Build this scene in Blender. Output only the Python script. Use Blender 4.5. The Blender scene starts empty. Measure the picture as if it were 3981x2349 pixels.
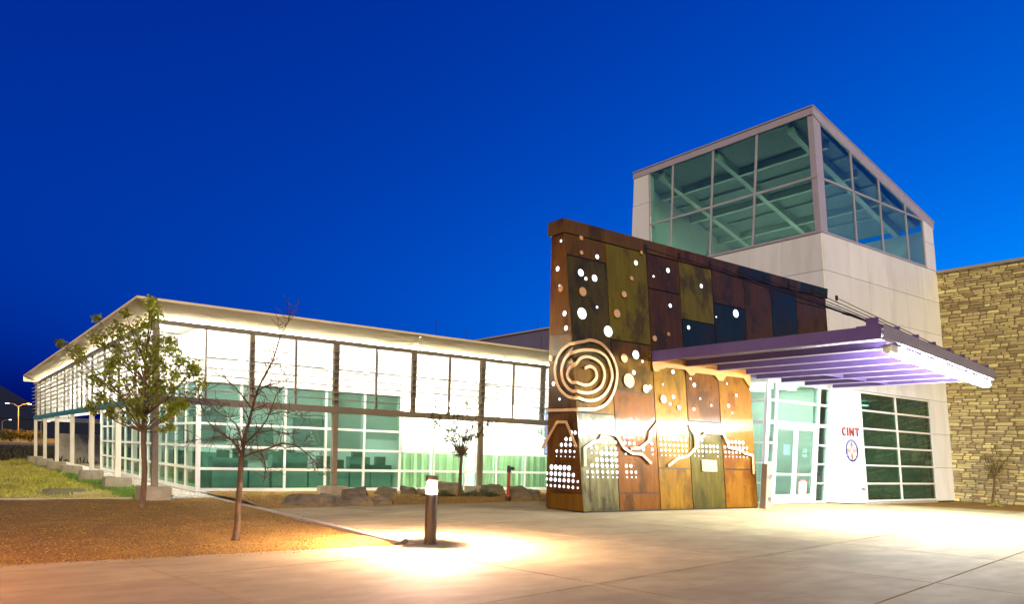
import bpy, bmesh, math, random
from mathutils import Vector, Matrix, noise
random.seed(7)
SC = bpy.context.scene
COL = SC.collection

# ---------------------------------------------------------------- camera
cam_d = bpy.data.cameras.new('camera')
cam = bpy.data.objects.new('camera', cam_d)
COL.objects.link(cam)
SC.camera = cam
YAW, PITCH, ROLL = 0.638218, -0.045998, 0.0326678
fw = Vector((math.sin(YAW)*math.cos(PITCH), math.cos(YAW)*math.cos(PITCH), math.sin(PITCH)))
rt = Vector((math.cos(YAW), -math.sin(YAW), 0))
up = rt.cross(fw)
r2 = rt*math.cos(ROLL) + up*math.sin(ROLL)
u2 = up*math.cos(ROLL) - rt*math.sin(ROLL)
cam.matrix_world = Matrix(((r2.x, u2.x, -fw.x, 0), (r2.y, u2.y, -fw.y, 0), (r2.z, u2.z, -fw.z, 1.56), (0, 0, 0, 1)))
cam_d.sensor_fit = 'HORIZONTAL'
cam_d.sensor_width = 36
cam_d.lens = 27.14
cam_d.shift_x = -0.0019
cam_d.shift_y = 0.1806
cam_d.clip_start = 0.1
cam_d.clip_end = 6000

# ---------------------------------------------------------------- sky
SUN_EL, SUN_AZ = math.radians(-3.0), math.radians(100)
W = bpy.data.worlds.new('World')
SC.world = W
W.use_nodes = True
nt = W.node_tree
bg = nt.nodes['Background']
sky = nt.nodes.new('ShaderNodeTexSky')
sky.sky_type = 'NISHITA'
sky.sun_disc = False
sky.sun_elevation = SUN_EL
sky.sun_rotation = SUN_AZ
sky.altitude = 1600
sky.air_density = 1.0
sky.dust_density = 0.3
sky.ozone_density = 3.0
sep = nt.nodes.new('ShaderNodeSeparateColor')
nt.links.new(sky.outputs[0], sep.inputs[0])
def wmath(op, a, b=None):
    n = nt.nodes.new('ShaderNodeMath'); n.operation = op
    for i, v in enumerate((a, b)):
        if v is None: continue
        if isinstance(v, (int, float)): n.inputs[i].default_value = v
        else: nt.links.new(v, n.inputs[i])
    return n.outputs[0]
SKY_GAIN = 2.95
lum = wmath('ADD', sep.outputs[2], wmath('MULTIPLY', sep.outputs[0], 0.5))
blue = wmath('MINIMUM', wmath('MULTIPLY', wmath('POWER', lum, 0.85), SKY_GAIN), 0.96)
green = wmath('MULTIPLY', wmath('POWER', blue, 1.9), 0.24)
cmb = nt.nodes.new('ShaderNodeCombineColor')
cmb.inputs[0].default_value = 0.0
nt.links.new(green, cmb.inputs[1]); nt.links.new(blue, cmb.inputs[2])
nt.links.new(cmb.outputs[0], bg.inputs[0])
bg.inputs[1].default_value = 1.0

# ---------------------------------------------------------------- warm street lighting that falls on everything from behind the camera
sun_d = bpy.data.lights.new('sun', 'SUN')
sun = bpy.data.objects.new('sun', sun_d)
COL.objects.link(sun)
sun_d.energy = 3.1
sun_d.angle = math.radians(14)
sun_d.color = (1.0, 0.79, 0.44)
sun.rotation_euler = Vector((0.52, 0.70, -0.40)).to_track_quat('-Z', 'Y').to_euler()

vs = SC.view_settings
vs.view_transform = 'Standard'; vs.look = 'None'; vs.exposure = 0.0; vs.gamma = 1.0
vs.use_curve_mapping = False
SC.cycles.use_denoising = True
SC.cycles.sample_clamp_indirect = 6.0
SC.cycles.max_bounces = 8
SC.cycles.transparent_max_bounces = 24
SC.cycles.caustics_reflective = False
SC.cycles.caustics_refractive = False

# ---------------------------------------------------------------- helpers
ORIG = {}
def tag(o, label=None, cat=None, group=None, kind=None):
    if label: o['label'] = label
    if cat: o['category'] = cat
    if group: o['group'] = group
    if kind: o['kind'] = kind
    return o
def thing(name, label, cat, loc=(0, 0, 0), group=None):
    o = bpy.data.objects.new(name, None); COL.objects.link(o)
    o.empty_display_size = 0.2
    o.location = loc
    ORIG[o.name] = Vector(loc)
    return tag(o, label, cat, group)
def root_of(o):
    while o.parent: o = o.parent
    return o
class MB:
    def __init__(s): s.v = []; s.f = []
    def add(s, vs, fs):
        n = len(s.v); s.v += [tuple(p) for p in vs]; s.f += [tuple(i+n for i in f) for f in fs]; return s
    def box(s, x0, x1, y0, y1, z0, z1):
        return s.add([(x0,y0,z0),(x1,y0,z0),(x1,y1,z0),(x0,y1,z0),(x0,y0,z1),(x1,y0,z1),(x1,y1,z1),(x0,y1,z1)],
                     [(0,3,2,1),(4,5,6,7),(0,1,5,4),(1,2,6,5),(2,3,7,6),(3,0,4,7)])
    def prism(s, poly, vec):
        n = len(poly); vec = Vector(vec); a = [Vector(p) for p in poly]; b = [p+vec for p in a]
        return s.add(a+b, [tuple(range(n-1,-1,-1)), tuple(range(n,2*n))] + [(i,(i+1)%n,n+(i+1)%n,n+i) for i in range(n)])
    def bar(s, p0, p1, w, h, upv=(0,0,1)):
        p0 = Vector(p0); p1 = Vector(p1); d = (p1-p0).normalized(); u = Vector(upv)
        sd = d.cross(u).normalized(); u = sd.cross(d).normalized()
        q = [p0+sd*(w/2*a)+u*(h/2*b) for a,b in ((-1,-1),(1,-1),(1,1),(-1,1))]
        return s.prism(q, p1-p0)
    def tube(s, pts, rad, n=8, cap=True):
        pts = [Vector(p) for p in pts]; base = len(s.v); m = len(pts)
        if not hasattr(rad, '__len__'): rad = [rad]*m
        ref = Vector((0.31,0.92,0.17))
        for i, p in enumerate(pts):
            d = (pts[min(i+1,m-1)]-pts[max(i-1,0)]).normalized()
            a = d.cross(ref)
            if a.length < 1e-3: a = d.cross(Vector((1,0,0)))
            a.normalize(); b = d.cross(a)
            for k in range(n):
                t = 2*math.pi*k/n
                s.v.append(tuple(p+(a*math.cos(t)+b*math.sin(t))*rad[i]))
        for i in range(m-1):
            for k in range(n):
                k2 = (k+1)%n
                s.f.append((base+i*n+k, base+i*n+k2, base+(i+1)*n+k2, base+(i+1)*n+k))
        if cap:
            s.f.append(tuple(base+k for k in range(n-1,-1,-1))); s.f.append(tuple(base+(m-1)*n+k for k in range(n)))
        return s
    def lathe(s, c, prof, n=24):
        base = len(s.v); c = Vector(c)
        for r, z in prof:
            for k in range(n):
                t = 2*math.pi*k/n
                s.v.append((c.x+r*math.cos(t), c.y+r*math.sin(t), c.z+z))
        m = len(prof)
        for i in range(m-1):
            for k in range(n):
                k2 = (k+1)%n
                s.f.append((base+i*n+k, base+i*n+k2, base+(i+1)*n+k2, base+(i+1)*n+k))
        s.f.append(tuple(base+k for k in range(n-1,-1,-1))); s.f.append(tuple(base+(m-1)*n+k for k in range(n)))
        return s
    def mesh(s, name, off=Vector((0,0,0)), bevel=0, smooth=False):
        me = bpy.data.meshes.new(name)
        me.from_pydata([tuple(Vector(v)-off) for v in s.v], [], s.f)
        bm = bmesh.new(); bm.from_mesh(me)
        bmesh.ops.recalc_face_normals(bm, faces=bm.faces)
        if bevel:
            es = [e for e in bm.edges if len(e.link_faces) == 2 and e.calc_face_angle(0) > 0.6]
            bmesh.ops.bevel(bm, geom=es, offset=bevel, segments=2, affect='EDGES', clamp_overlap=True)
        bm.to_mesh(me); bm.free()
        if smooth:
            for p in me.polygons: p.use_smooth = True
            try: me.set_sharp_from_angle(angle=math.radians(40))
            except Exception: pass
        me.update()
        return me
    def build(s, name, m, parent=None, bevel=0, smooth=False):
        off = ORIG.get(root_of(parent).name, Vector((0,0,0))) if parent else Vector((0,0,0))
        me = s.mesh(name, off, bevel, smooth)
        me.materials.append(m)
        o = bpy.data.objects.new(name, me); COL.objects.link(o)
        if parent: o.parent = parent
        return o
def put(name, me, parent, loc=(0,0,0), scale=(1,1,1), rot=(0,0,0)):
    o = bpy.data.objects.new(name, me); COL.objects.link(o)
    off = ORIG.get(root_of(parent).name, Vector((0,0,0))) if parent else Vector((0,0,0))
    o.location = Vector(loc)-off; o.scale = scale; o.rotation_euler = rot
    if parent: o.parent = parent
    return o

# ---------------------------------------------------------------- materials
def node(t, typ, **kw):
    n = t.nodes.new(typ)
    for k, v in kw.items():
        if k.startswith('i_'): n.inputs[k[2:].replace('_', ' ')].default_value = v
        else: setattr(n, k, v)
    return n
def lin(c): return (c[0], c[1], c[2], 1)
def mat(name, c1, c2=None, rough=0.6, metal=0.0, scale=(4,4,4), detail=5, bump=0.0, bscale=None, per_obj=0.0, per_island=0.0,
        rvar=0.1, spec=0.5, c3=None, c3scale=(0.6,0.6,0.6), c3amt=0.5, coat=0.0, contrast=(0.3,0.7)):
    """noise-mixed two or three colour surface with per piece tone, grain and fine relief"""
    m = bpy.data.materials.new(name); m.use_nodes = True; t = m.node_tree
    b = t.nodes['Principled BSDF']
    b.inputs['Metallic'].default_value = metal
    b.inputs['Specular IOR Level'].default_value = spec
    b.inputs['Coat Weight'].default_value = coat
    tc = node(t, 'ShaderNodeTexCoord')
    def nz(sc, det, rgh=0.6):
        mp = node(t, 'ShaderNodeMapping'); mp.inputs['Scale'].default_value = sc
        t.links.new(tc.outputs['Object'], mp.inputs['Vector'])
        n = node(t, 'ShaderNodeTexNoise'); n.inputs['Scale'].default_value = 1.0
        n.inputs['Detail'].default_value = det; n.inputs['Roughness'].default_value = rgh
        t.links.new(mp.outputs[0], n.inputs['Vector']); return n.outputs['Fac']
    c2 = c2 or tuple(x*0.8 for x in c1)
    n1 = nz(scale, detail)
    mr = node(t, 'ShaderNodeMapRange'); mr.inputs[1].default_value = contrast[0]; mr.inputs[2].default_value = contrast[1]
    t.links.new(n1, mr.inputs[0])
    mx = node(t, 'ShaderNodeMix', data_type='RGBA'); mx.inputs[6].default_value = lin(c1); mx.inputs[7].default_value = lin(c2)
    t.links.new(mr.outputs[0], mx.inputs[0])
    col = mx.outputs[2]
    if c3:
        n3 = nz(c3scale, 4)
        mr3 = node(t, 'ShaderNodeMapRange'); mr3.inputs[1].default_value = 0.48; mr3.inputs[2].default_value = 0.66; mr3.inputs[4].default_value = c3amt
        t.links.new(n3, mr3.inputs[0])
        m3 = node(t, 'ShaderNodeMix', data_type='RGBA'); m3.inputs[7].default_value = lin(c3)
        t.links.new(mr3.outputs[0], m3.inputs[0]); t.links.new(col, m3.inputs[6]); col = m3.outputs[2]
    if per_obj or per_island:
        if per_island:
            g = node(t, 'ShaderNodeNewGeometry'); oi = node(t, 'ShaderNodeObjectInfo')
            ad = node(t, 'ShaderNodeMath', operation='ADD'); t.links.new(g.outputs['Random Per Island'], ad.inputs[0]); t.links.new(oi.outputs['Random'], ad.inputs[1])
            fr = node(t, 'ShaderNodeMath', operation='FRACT'); t.links.new(ad.outputs[0], fr.inputs[0]); src = fr.outputs[0]; amt = per_island
        else:
            oi = node(t, 'ShaderNodeObjectInfo'); src = oi.outputs['Random']; amt = per_obj
        mr2 = node(t, 'ShaderNodeMapRange'); mr2.inputs[3].default_value = 1-amt; mr2.inputs[4].default_value = 1+amt
        t.links.new(src, mr2.inputs[0])
        hs = node(t, 'ShaderNodeHueSaturation'); t.links.new(col, hs.inputs['Color']); t.links.new(mr2.outputs[0], hs.inputs['Value'])
        mh = node(t, 'ShaderNodeMath', operation='MULTIPLY_ADD'); mh.inputs[1].default_value = 0.04*min(1, amt*2); mh.inputs[2].default_value = 0.5-0.02*min(1, amt*2)
        t.links.new(src, mh.inputs[0]); t.links.new(mh.outputs[0], hs.inputs['Hue'])
        col = hs.outputs[0]
    t.links.new(col, b.inputs['Base Color'])
    mrr = node(t, 'ShaderNodeMapRange'); mrr.inputs[3].default_value = max(0.02, rough-rvar); mrr.inputs[4].default_value = min(1, rough+rvar)
    t.links.new(n1, mrr.inputs[0]); t.links.new(mrr.outputs[0], b.inputs['Roughness'])
    if bump:
        nb = nz(bscale or tuple(x*6 for x in scale), 6, 0.65)
        bp = node(t, 'ShaderNodeBump'); bp.inputs['Strength'].default_value = bump; bp.inputs['Distance'].default_value = 0.02
        t.links.new(nb, bp.inputs['Height']); t.links.new(bp.outputs[0], b.inputs['Normal'])
    return m
def emit(name, c, s):
    m = bpy.data.materials.new(name); m.use_nodes = True; t = m.node_tree
    t.nodes.remove(t.nodes['Principled BSDF'])
    e = node(t, 'ShaderNodeEmission'); e.inputs[0].default_value = lin(c); e.inputs[1].default_value = s
    t.links.new(e.outputs[0], t.nodes['Material Output'].inputs[0]); return m
def glass(name, tint, refl=1.0, rough=0.01):
    m = bpy.data.materials.new(name); m.use_nodes = True; t = m.node_tree
    t.nodes.remove(t.nodes['Principled BSDF'])
    tr = node(t, 'ShaderNodeBsdfTransparent'); tr.inputs[0].default_value = lin(tint)
    gl = node(t, 'ShaderNodeBsdfGlossy'); gl.inputs['Roughness'].default_value = rough; gl.inputs[0].default_value = (0.85, 0.97, 0.95, 1)
    fr = node(t, 'ShaderNodeFresnel'); geo = node(t, 'ShaderNodeNewGeometry')
    io = node(t, 'ShaderNodeMapRange'); io.inputs[3].default_value = 1.5; io.inputs[4].default_value = 1/1.5   # same reflectance on both sides of the pane
    t.links.new(geo.outputs['Backfacing'], io.inputs[0]); t.links.new(io.outputs[0], fr.inputs[0])
    ml = node(t, 'ShaderNodeMath', operation='MULTIPLY'); ml.use_clamp = True; ml.inputs[1].default_value = refl
    t.links.new(fr.outputs[0], ml.inputs[0])
    mx = node(t, 'ShaderNodeMixShader'); t.links.new(ml.outputs[0], mx.inputs[0]); t.links.new(tr.outputs[0], mx.inputs[1]); t.links.new(gl.outputs[0], mx.inputs[2])
    t.links.new(mx.outputs[0], t.nodes['Material Output'].inputs[0]); return m
M = {}
M['concrete'] = mat('plaza_concrete', (0.41,0.34,0.185), (0.30,0.245,0.13), 0.8, scale=(1.3,3.0,1), detail=12, contrast=(0.30,0.70), bump=0.3, bscale=(25,70,25), per_obj=0.10, c3=(0.235,0.185,0.095), c3scale=(0.45,0.8,1), c3amt=0.6, rvar=0.1, spec=0.25)
M['joint'] = mat('joint_sand', (0.05,0.045,0.035), (0.03,0.027,0.02), 0.95, scale=(20,20,20))
M['kerb'] = mat('kerb_concrete', (0.46,0.43,0.37), (0.36,0.33,0.28), 0.8, scale=(3,3,3), bump=0.15)
M['gravel'] = mat('crushed_gravel', (0.33,0.185,0.022), (0.15,0.08,0.011), 0.95, scale=(60,60,60), detail=3, bump=1.0, bscale=(90,90,90), c3=(0.42,0.25,0.03), c3scale=(1.2,1.2,1.2), c3amt=0.5)
M['pebble'] = mat('gravel_pebble', (0.38,0.22,0.04), (0.16,0.09,0.018), 0.9, scale=(30,30,30), per_island=0.8)
M['whitepebble'] = mat('white_pebble', (0.55,0.53,0.48), (0.4,0.38,0.34), 0.85, scale=(30,30,30), per_island=0.35, bump=0.2)
M['dirt'] = mat('dry_field', (0.30,0.245,0.11), (0.2,0.175,0.07), 0.95, scale=(0.35,0.35,0.35), detail=8, bump=0.6, bscale=(9,9,9), c3=(0.10,0.11,0.03), c3scale=(0.12,0.12,0.12), c3amt=0.7)
M['grass'] = mat('dry_grass', (0.52,0.47,0.10), (0.34,0.36,0.06), 0.8, scale=(1.2,1.2,1.2), per_island=0.4)
M['grass_unlit'] = mat('unlit_grass', (0.055,0.05,0.022), (0.03,0.03,0.014), 0.9, scale=(1,1,1), per_island=0.4)  # lack of light put into the colour of the far field's grass
M['greengrass'] = mat('ground_cover', (0.16,0.30,0.035), (0.10,0.2,0.025), 0.8, scale=(2,2,2), per_island=0.4)
M['hill'] = mat('far_hill', (0.010,0.016,0.04), (0.006,0.01,0.03), 1.0, scale=(0.01,0.01,0.01))  # dark navy of night haze put into the hill colour
M['steel_tan'] = mat('tan_painted_steel', (0.24,0.20,0.145), (0.205,0.17,0.125), 0.45, scale=(2,2,2), rvar=0.06)
M['slat'] = mat('shaded_tan_slat', (0.27,0.25,0.21), (0.24,0.22,0.185), 0.6)  # front slats darkened to show as unlit against the bright wall
M['fascia'] = mat('cream_fascia_metal', (0.80,0.70,0.47), (0.74,0.65,0.43), 0.8, scale=(0.8,0.8,3), rvar=0.04, spec=0.15)
M['white'] = mat('white_painted_aluminium', (0.78,0.77,0.72), (0.72,0.71,0.67), 0.35, scale=(3,3,3), rvar=0.08)
M['whitewall'] = mat('white_plaster', (0.78,0.77,0.73), (0.73,0.72,0.68), 0.75, scale=(2,2,2))
M['plinth'] = mat('cast_concrete_plinth', (0.36,0.33,0.27), (0.25,0.23,0.18), 0.85, scale=(5,5,2), detail=7, bump=0.3, bscale=(40,40,40), c3=(0.2,0.18,0.13), c3scale=(2,2,6), c3amt=0.5)
M['panel'] = mat('limestone_panel', (0.78,0.80,0.83), (0.73,0.75,0.78), 0.7, scale=(1.5,1.5,0.5), per_obj=0.05, bump=0.04, bscale=(60,60,60), c3=(0.60,0.60,0.60), c3scale=(2.2,2.2,0.3), c3amt=0.4)
M['backing'] = mat('dark_joint_backing', (0.12,0.10,0.08), (0.09,0.075,0.06), 0.9)
M['mullion'] = mat('mauve_grey_mullion', (0.42,0.39,0.45), (0.37,0.34,0.40), 0.4, scale=(3,3,3))
M['ceiling'] = mat('lantern_ceiling', (0.30,0.36,0.34), (0.26,0.31,0.30), 0.8)
M['beam'] = mat('pale_roof_beam', (0.66,0.70,0.62), (0.6,0.64,0.57), 0.6)
M['purple'] = mat('purple_painted_steel', (0.125,0.075,0.235), (0.105,0.062,0.20), 0.42, scale=(2,2,2), rvar=0.08, bump=0.03)
M['edge'] = mat('grey_lavender_edge', (0.25,0.235,0.33), (0.22,0.205,0.29), 0.45)
M['deck'] = mat('lilac_metal_deck', (0.62,0.60,0.70), (0.56,0.54,0.65), 0.45, scale=(2,2,2))
M['parapet'] = mat('grey_violet_stucco', (0.12,0.105,0.20), (0.10,0.09,0.17), 0.85, scale=(1,1,1), bump=0.1)
M['rod'] = mat('dark_steel_rod', (0.05,0.035,0.05), (0.035,0.025,0.035), 0.4, metal=0.6)
M['copper'] = mat('peach_copper_cutout', (0.78,0.47,0.22), (0.70,0.41,0.18), 0.38, metal=0.15, scale=(5,5,5), rvar=0.08)
M['bronze'] = mat('bronze_bollard_paint', (0.075,0.05,0.03), (0.055,0.037,0.022), 0.38, scale=(6,6,2), rvar=0.08)
M['bark'] = mat('young_bark', (0.16,0.10,0.055), (0.085,0.055,0.032), 0.85, scale=(14,14,5), bump=0.8, bscale=(60,60,25))
M['barkred'] = mat('reddish_bark', (0.11,0.065,0.03), (0.04,0.025,0.015), 0.8, scale=(14,14,5), bump=0.8, bscale=(60,60,25))
M['twig'] = mat('twig_bark', (0.10,0.05,0.025), (0.06,0.03,0.018), 0.85, scale=(10,10,10))
def leafmat(name, c1, c2, amt=0.4):
    m = mat(name, c1, c2, 0.55, scale=(2,2,2), per_island=amt); t = m.node_tree
    b = t.nodes['Principled BSDF']; src = b.inputs['Base Color'].links[0].from_socket
    tl = node(t, 'ShaderNodeBsdfTranslucent'); t.links.new(src, tl.inputs[0])
    mx = node(t, 'ShaderNodeMixShader'); mx.inputs[0].default_value = 0.55
    t.links.new(b.outputs[0], mx.inputs[1]); t.links.new(tl.outputs[0], mx.inputs[2])
    t.links.new(mx.outputs[0], t.nodes['Material Output'].inputs[0])
    return m
M['leaf'] = leafmat('olive_leaf', (0.40,0.42,0.035), (0.24,0.28,0.025))
M['leaf_dark'] = leafmat('dark_leaf', (0.055,0.075,0.025), (0.04,0.05,0.02))
M['leaf_yellow'] = leafmat('yellowing_leaf', (0.24,0.20,0.03), (0.14,0.14,0.03))
M['juniper'] = leafmat('juniper_needles', (0.05,0.085,0.03), (0.035,0.06,0.02))
M['rock'] = mat('split_sandstone', (0.14,0.12,0.085), (0.035,0.032,0.026), 0.9, scale=(3,3,6), detail=8, bump=0.9, bscale=(9,9,16), per_obj=0.25, c3=(0.24,0.165,0.065), c3scale=(2.5,2.5,4), c3amt=0.6)
M['red'] = mat('red_pipe_paint', (0.30,0.035,0.02), (0.22,0.03,0.018), 0.45, scale=(8,8,8))
M['blackmetal'] = mat('black_iron', (0.03,0.028,0.025), (0.02,0.018,0.016), 0.5, metal=0.4)
M['steel'] = mat('brushed_steel', (0.55,0.54,0.50), (0.48,0.47,0.44), 0.28, metal=0.9, scale=(2,2,40))
M['glass'] = glass('green_tinted_glass', (0.68,0.85,0.79), 1.2)
M['glass_tower'] = glass('lantern_glass', (0.58,0.77,0.72), 0.9)
M['glass_pale'] = glass('pale_room_glass', (0.90,0.98,0.93), 0.8)
M['glass_dark'] = glass('dark_tinted_glass', (0.42,0.60,0.54), 1.3)
M['glass_clear'] = glass('vestibule_glass', (0.72,0.88,0.82), 1.1)
M['blind'] = mat('pale_venetian_blind', (0.55,0.62,0.52), (0.48,0.55,0.46), 0.6)
M['curtain'] = leafmat('pale_green_curtain', (0.74,0.80,0.50), (0.62,0.70,0.38), 0.05)
M['floor_in'] = mat('interior_floor', (0.22,0.24,0.20), (0.18,0.2,0.17), 0.5)
M['cabinet'] = mat('teal_low_cabinet', (0.27,0.38,0.35), (0.22,0.32,0.29), 0.6)
M['teal'] = mat('teal_beam_face', (0.06,0.30,0.38), (0.05,0.26,0.33), 0.4)
M['stone'] = mat('ledge_stone', (0.66,0.56,0.29), (0.48,0.40,0.18), 0.88, scale=(5,5,9), detail=6, bump=0.5, bscale=(30,30,60), per_island=0.45, c3=(0.24,0.20,0.085), c3scale=(0.9,0.9,1.6), c3amt=0.5)
M['mortar'] = mat('recessed_mortar', (0.20,0.165,0.09), (0.16,0.13,0.07), 0.95, scale=(8,8,8))
M['coping'] = mat('metal_coping', (0.35,0.31,0.24), (0.3,0.27,0.2), 0.5)
M['redsign'] = mat('red_rust_letter', (0.50,0.055,0.02), (0.17,0.03,0.02), 0.5, metal=0.0, scale=(5,5,5), contrast=(0.4,0.6))
M['navy'] = mat('navy_enamel', (0.02,0.025,0.17), (0.015,0.02,0.13), 0.35)
M['paleblue'] = mat('pale_blue_enamel', (0.45,0.50,0.75), (0.4,0.45,0.7), 0.4)
M['peach'] = mat('peach_enamel', (0.62,0.20,0.045), (0.56,0.18,0.04), 0.5)
M['band'] = mat('orange_copper_band', (0.50,0.21,0.045), (0.44,0.18,0.038), 0.45, metal=0.2)
M['slat_side'] = mat('lit_pale_slat', (0.60,0.57,0.50), (0.55,0.52,0.46), 0.6)  # same louvre slats on the side screen, colour lightened as if lit
M['paper'] = mat('white_paper', (0.75,0.75,0.72), (0.7,0.7,0.67), 0.7)
M['redpaper'] = mat('red_print', (0.35,0.03,0.03), (0.32,0.03,0.03), 0.7)
M['plaque'] = mat('cast_bronze_plaque', (0.34,0.27,0.13), (0.22,0.16,0.07), 0.4, metal=0.5, scale=(14,14,14), bump=0.5, bscale=(50,50,90))
M_ridgeE = [(16.746,1.668),(16.131,2.386),(15.757,2.382),(15.318,1.724)]
M_ridge1 = [(13.544,1.222),(13.568,1.697),(13.853,1.853),(14.118,1.922),(14.206,2.072),(14.553,2.106),(14.76,2.07),(14.995,1.737),(15.319,1.592),(15.685,1.583),(16.038,1.328)]
M_ridge2 = [(15.257,1.721),(15.625,1.755),(16.016,1.977),(16.088,2.244),(16.39,2.505),(16.406,2.505),(17.749,2.542),(17.978,2.225),(17.971,1.862)]
M_ridge3 = [(16.736,1.277),(17.123,1.484),(17.61,1.579),(17.995,1.846),(18.129,2.161),(18.369,2.188),(18.431,2.288),(19.276,2.311),(19.397,2.119),(19.54,1.873),(19.991,1.831),(20.298,1.712),(20.677,1.666),(20.656,1.077)]
M_spiral = [(-1.129,2.708),(0.011,2.699),(0.611,2.741),(1.037,2.917),(1.377,3.314),(1.518,3.805),(1.392,4.205),(1.048,4.512),(0.646,4.596),(0.372,4.532),(0.058,4.454),(-0.356,4.297),(-0.649,3.984),(-0.71,3.65),(-0.588,3.306),(-0.276,3.076),(0.038,3.002),(0.407,2.954),(0.774,3.035),(1.092,3.259),(1.312,3.616),(1.294,3.922),(1.156,4.182),(0.847,4.321),(0.441,4.312),(0.082,4.235),(-0.252,4.055),(-0.417,3.8),(-0.409,3.532),(-0.229,3.289),(0.01,3.181),(0.337,3.155),(0.656,3.228),(0.923,3.416),(1.041,3.696),(0.972,3.944),(0.735,4.09),(0.424,4.127),(0.197,4.055),(0.054,3.919),(-0.13,3.764),(-0.21,3.62),(-0.11,3.465),(0.051,3.398),(0.289,3.36),(0.539,3.419),(0.736,3.603),(0.709,3.802),(0.536,3.88),(0.329,3.808)]
M_FH = [(14.038,7.471,0.032),(14.44,6.965,0.06),(13.804,6.415,0.096),(13.975,6.282,0.048),(14.297,6.347,0.092),(14.33,5.551,0.035),(13.769,5.305,0.153),(14.699,4.932,0.152),(15.943,7.056,0.068),(15.726,4.39,0.123),(16.642,6.779,0.032),(17.279,7.06,0.07),(15.984,4.227,0.039),(15.608,3.878,0.063),(16.229,3.511,0.064),(15.403,2.534,0.052),(14.216,1.889,0.04),(14.389,1.878,0.047),(14.569,1.884,0.041),(14.747,1.89,0.041),(13.844,1.721,0.036),(14.023,1.723,0.037),(14.4,1.72,0.037),(14.571,1.722,0.034),(14.743,1.723,0.034),(13.847,1.579,0.023),(14.026,1.58,0.023),(14.207,1.581,0.064),(14.389,1.579,0.067),(14.565,1.58,0.064),(14.742,1.581,0.065),(14.027,1.405,0.057),(14.207,1.402,0.057),(14.385,1.402,0.057),(14.561,1.402,0.057),(14.738,1.402,0.054),(13.841,1.25,0.05),(14.024,1.249,0.05),(14.21,1.248,0.05),(14.388,1.248,0.05),(14.568,1.247,0.051),(14.745,1.246,0.048),(13.661,1.08,0.039),(13.842,1.079,0.04),(14.026,1.079,0.04),(14.211,1.078,0.04),(14.398,1.078,0.04),(14.573,1.077,0.04),(14.746,1.076,0.041),(13.66,0.942,0.023),(13.841,0.942,0.023),(14.025,0.941,0.023),(14.21,0.94,0.023),(14.397,0.939,0.023),(14.572,0.939,0.024),(14.745,0.938,0.024),(15.1,2.045,0.052),(15.282,2.045,0.052),(15.101,1.884,0.048),(15.279,1.883,0.052),(15.459,1.882,0.045),(16.171,1.894,0.046),(15.82,1.726,0.046),(16.173,1.739,0.042),(15.107,1.583,0.027),(16.176,1.595,0.028),(15.11,1.255,0.048),(15.283,1.254,0.048),(15.111,1.085,0.041),(15.289,1.086,0.041),(15.463,1.085,0.038),(15.114,0.945,0.024),(15.292,0.946,0.024),(15.462,0.943,0.024),(16.536,2.052,0.05),(16.72,2.053,0.05),(16.896,2.054,0.05),(17.074,2.054,0.051),(17.254,2.055,0.051),(17.43,2.055,0.051),(17.612,2.056,0.051),(16.541,1.883,0.047),(16.725,1.884,0.047),(16.906,1.884,0.047),(17.089,1.884,0.047),(17.268,1.884,0.047),(17.445,1.884,0.048),(17.622,1.884,0.048),(16.542,1.727,0.04),(16.726,1.728,0.04),(16.907,1.728,0.04),(17.09,1.728,0.04),(17.265,1.728,0.041),(17.446,1.728,0.041),(17.618,1.728,0.041),(16.544,1.582,0.023),(16.724,1.582,0.023),(16.905,1.583,0.023),(17.087,1.584,0.024),(17.267,1.585,0.024),(17.418,1.585,0.024),(17.238,4.04,0.061),(16.768,3.631,0.03),(17.193,3.297,0.058),(17.035,3.083,0.047),(17.997,3.901,0.035),(18.148,3.721,0.063),(18.38,3.325,0.035),(18.874,3.152,0.039),(18.064,2.991,0.049),(18.336,2.072,0.049),(18.156,1.889,0.049),(18.341,1.891,0.049),(18.516,1.893,0.049),(18.699,1.895,0.049),(18.873,1.897,0.05),(19.048,1.899,0.05),(17.975,1.739,0.041),(18.158,1.74,0.042),(18.342,1.741,0.042),(18.513,1.741,0.042),(18.69,1.742,0.042),(18.869,1.743,0.042),(19.044,1.743,0.043),(17.977,1.597,0.021),(18.15,1.598,0.021),(18.34,1.599,0.021),(19.046,1.597,0.021),(19.697,3.885,0.033),(20.127,3.548,0.048),(19.706,3.189,0.058),(19.873,2.981,0.029),(20.292,2.608,0.055),(19.582,2.061,0.058),(19.763,2.061,0.058),(19.94,2.061,0.058),(20.119,2.061,0.058),(20.305,2.061,0.059),(19.403,1.901,0.047),(19.577,1.9,0.047),(19.764,1.9,0.047),(19.941,1.899,0.047),(20.125,1.899,0.047),(20.3,1.898,0.048),(20.482,1.898,0.048),(19.41,1.744,0.039),(19.589,1.745,0.04),(19.765,1.746,0.04),(19.943,1.747,0.04),(20.121,1.748,0.04),(20.308,1.749,0.04),(20.478,1.749,0.04),(19.407,1.605,0.021),(19.587,1.606,0.022),(19.762,1.607,0.022),(19.94,1.608,0.022),(20.119,1.609,0.022),(20.293,1.61,0.022),(20.469,1.611,0.022),(17.287,6.01,0.059),(18.757,6.821,0.061),(18.046,5.451,0.06),(19.381,5.946,0.025),(20.368,6.184,0.127)]
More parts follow.
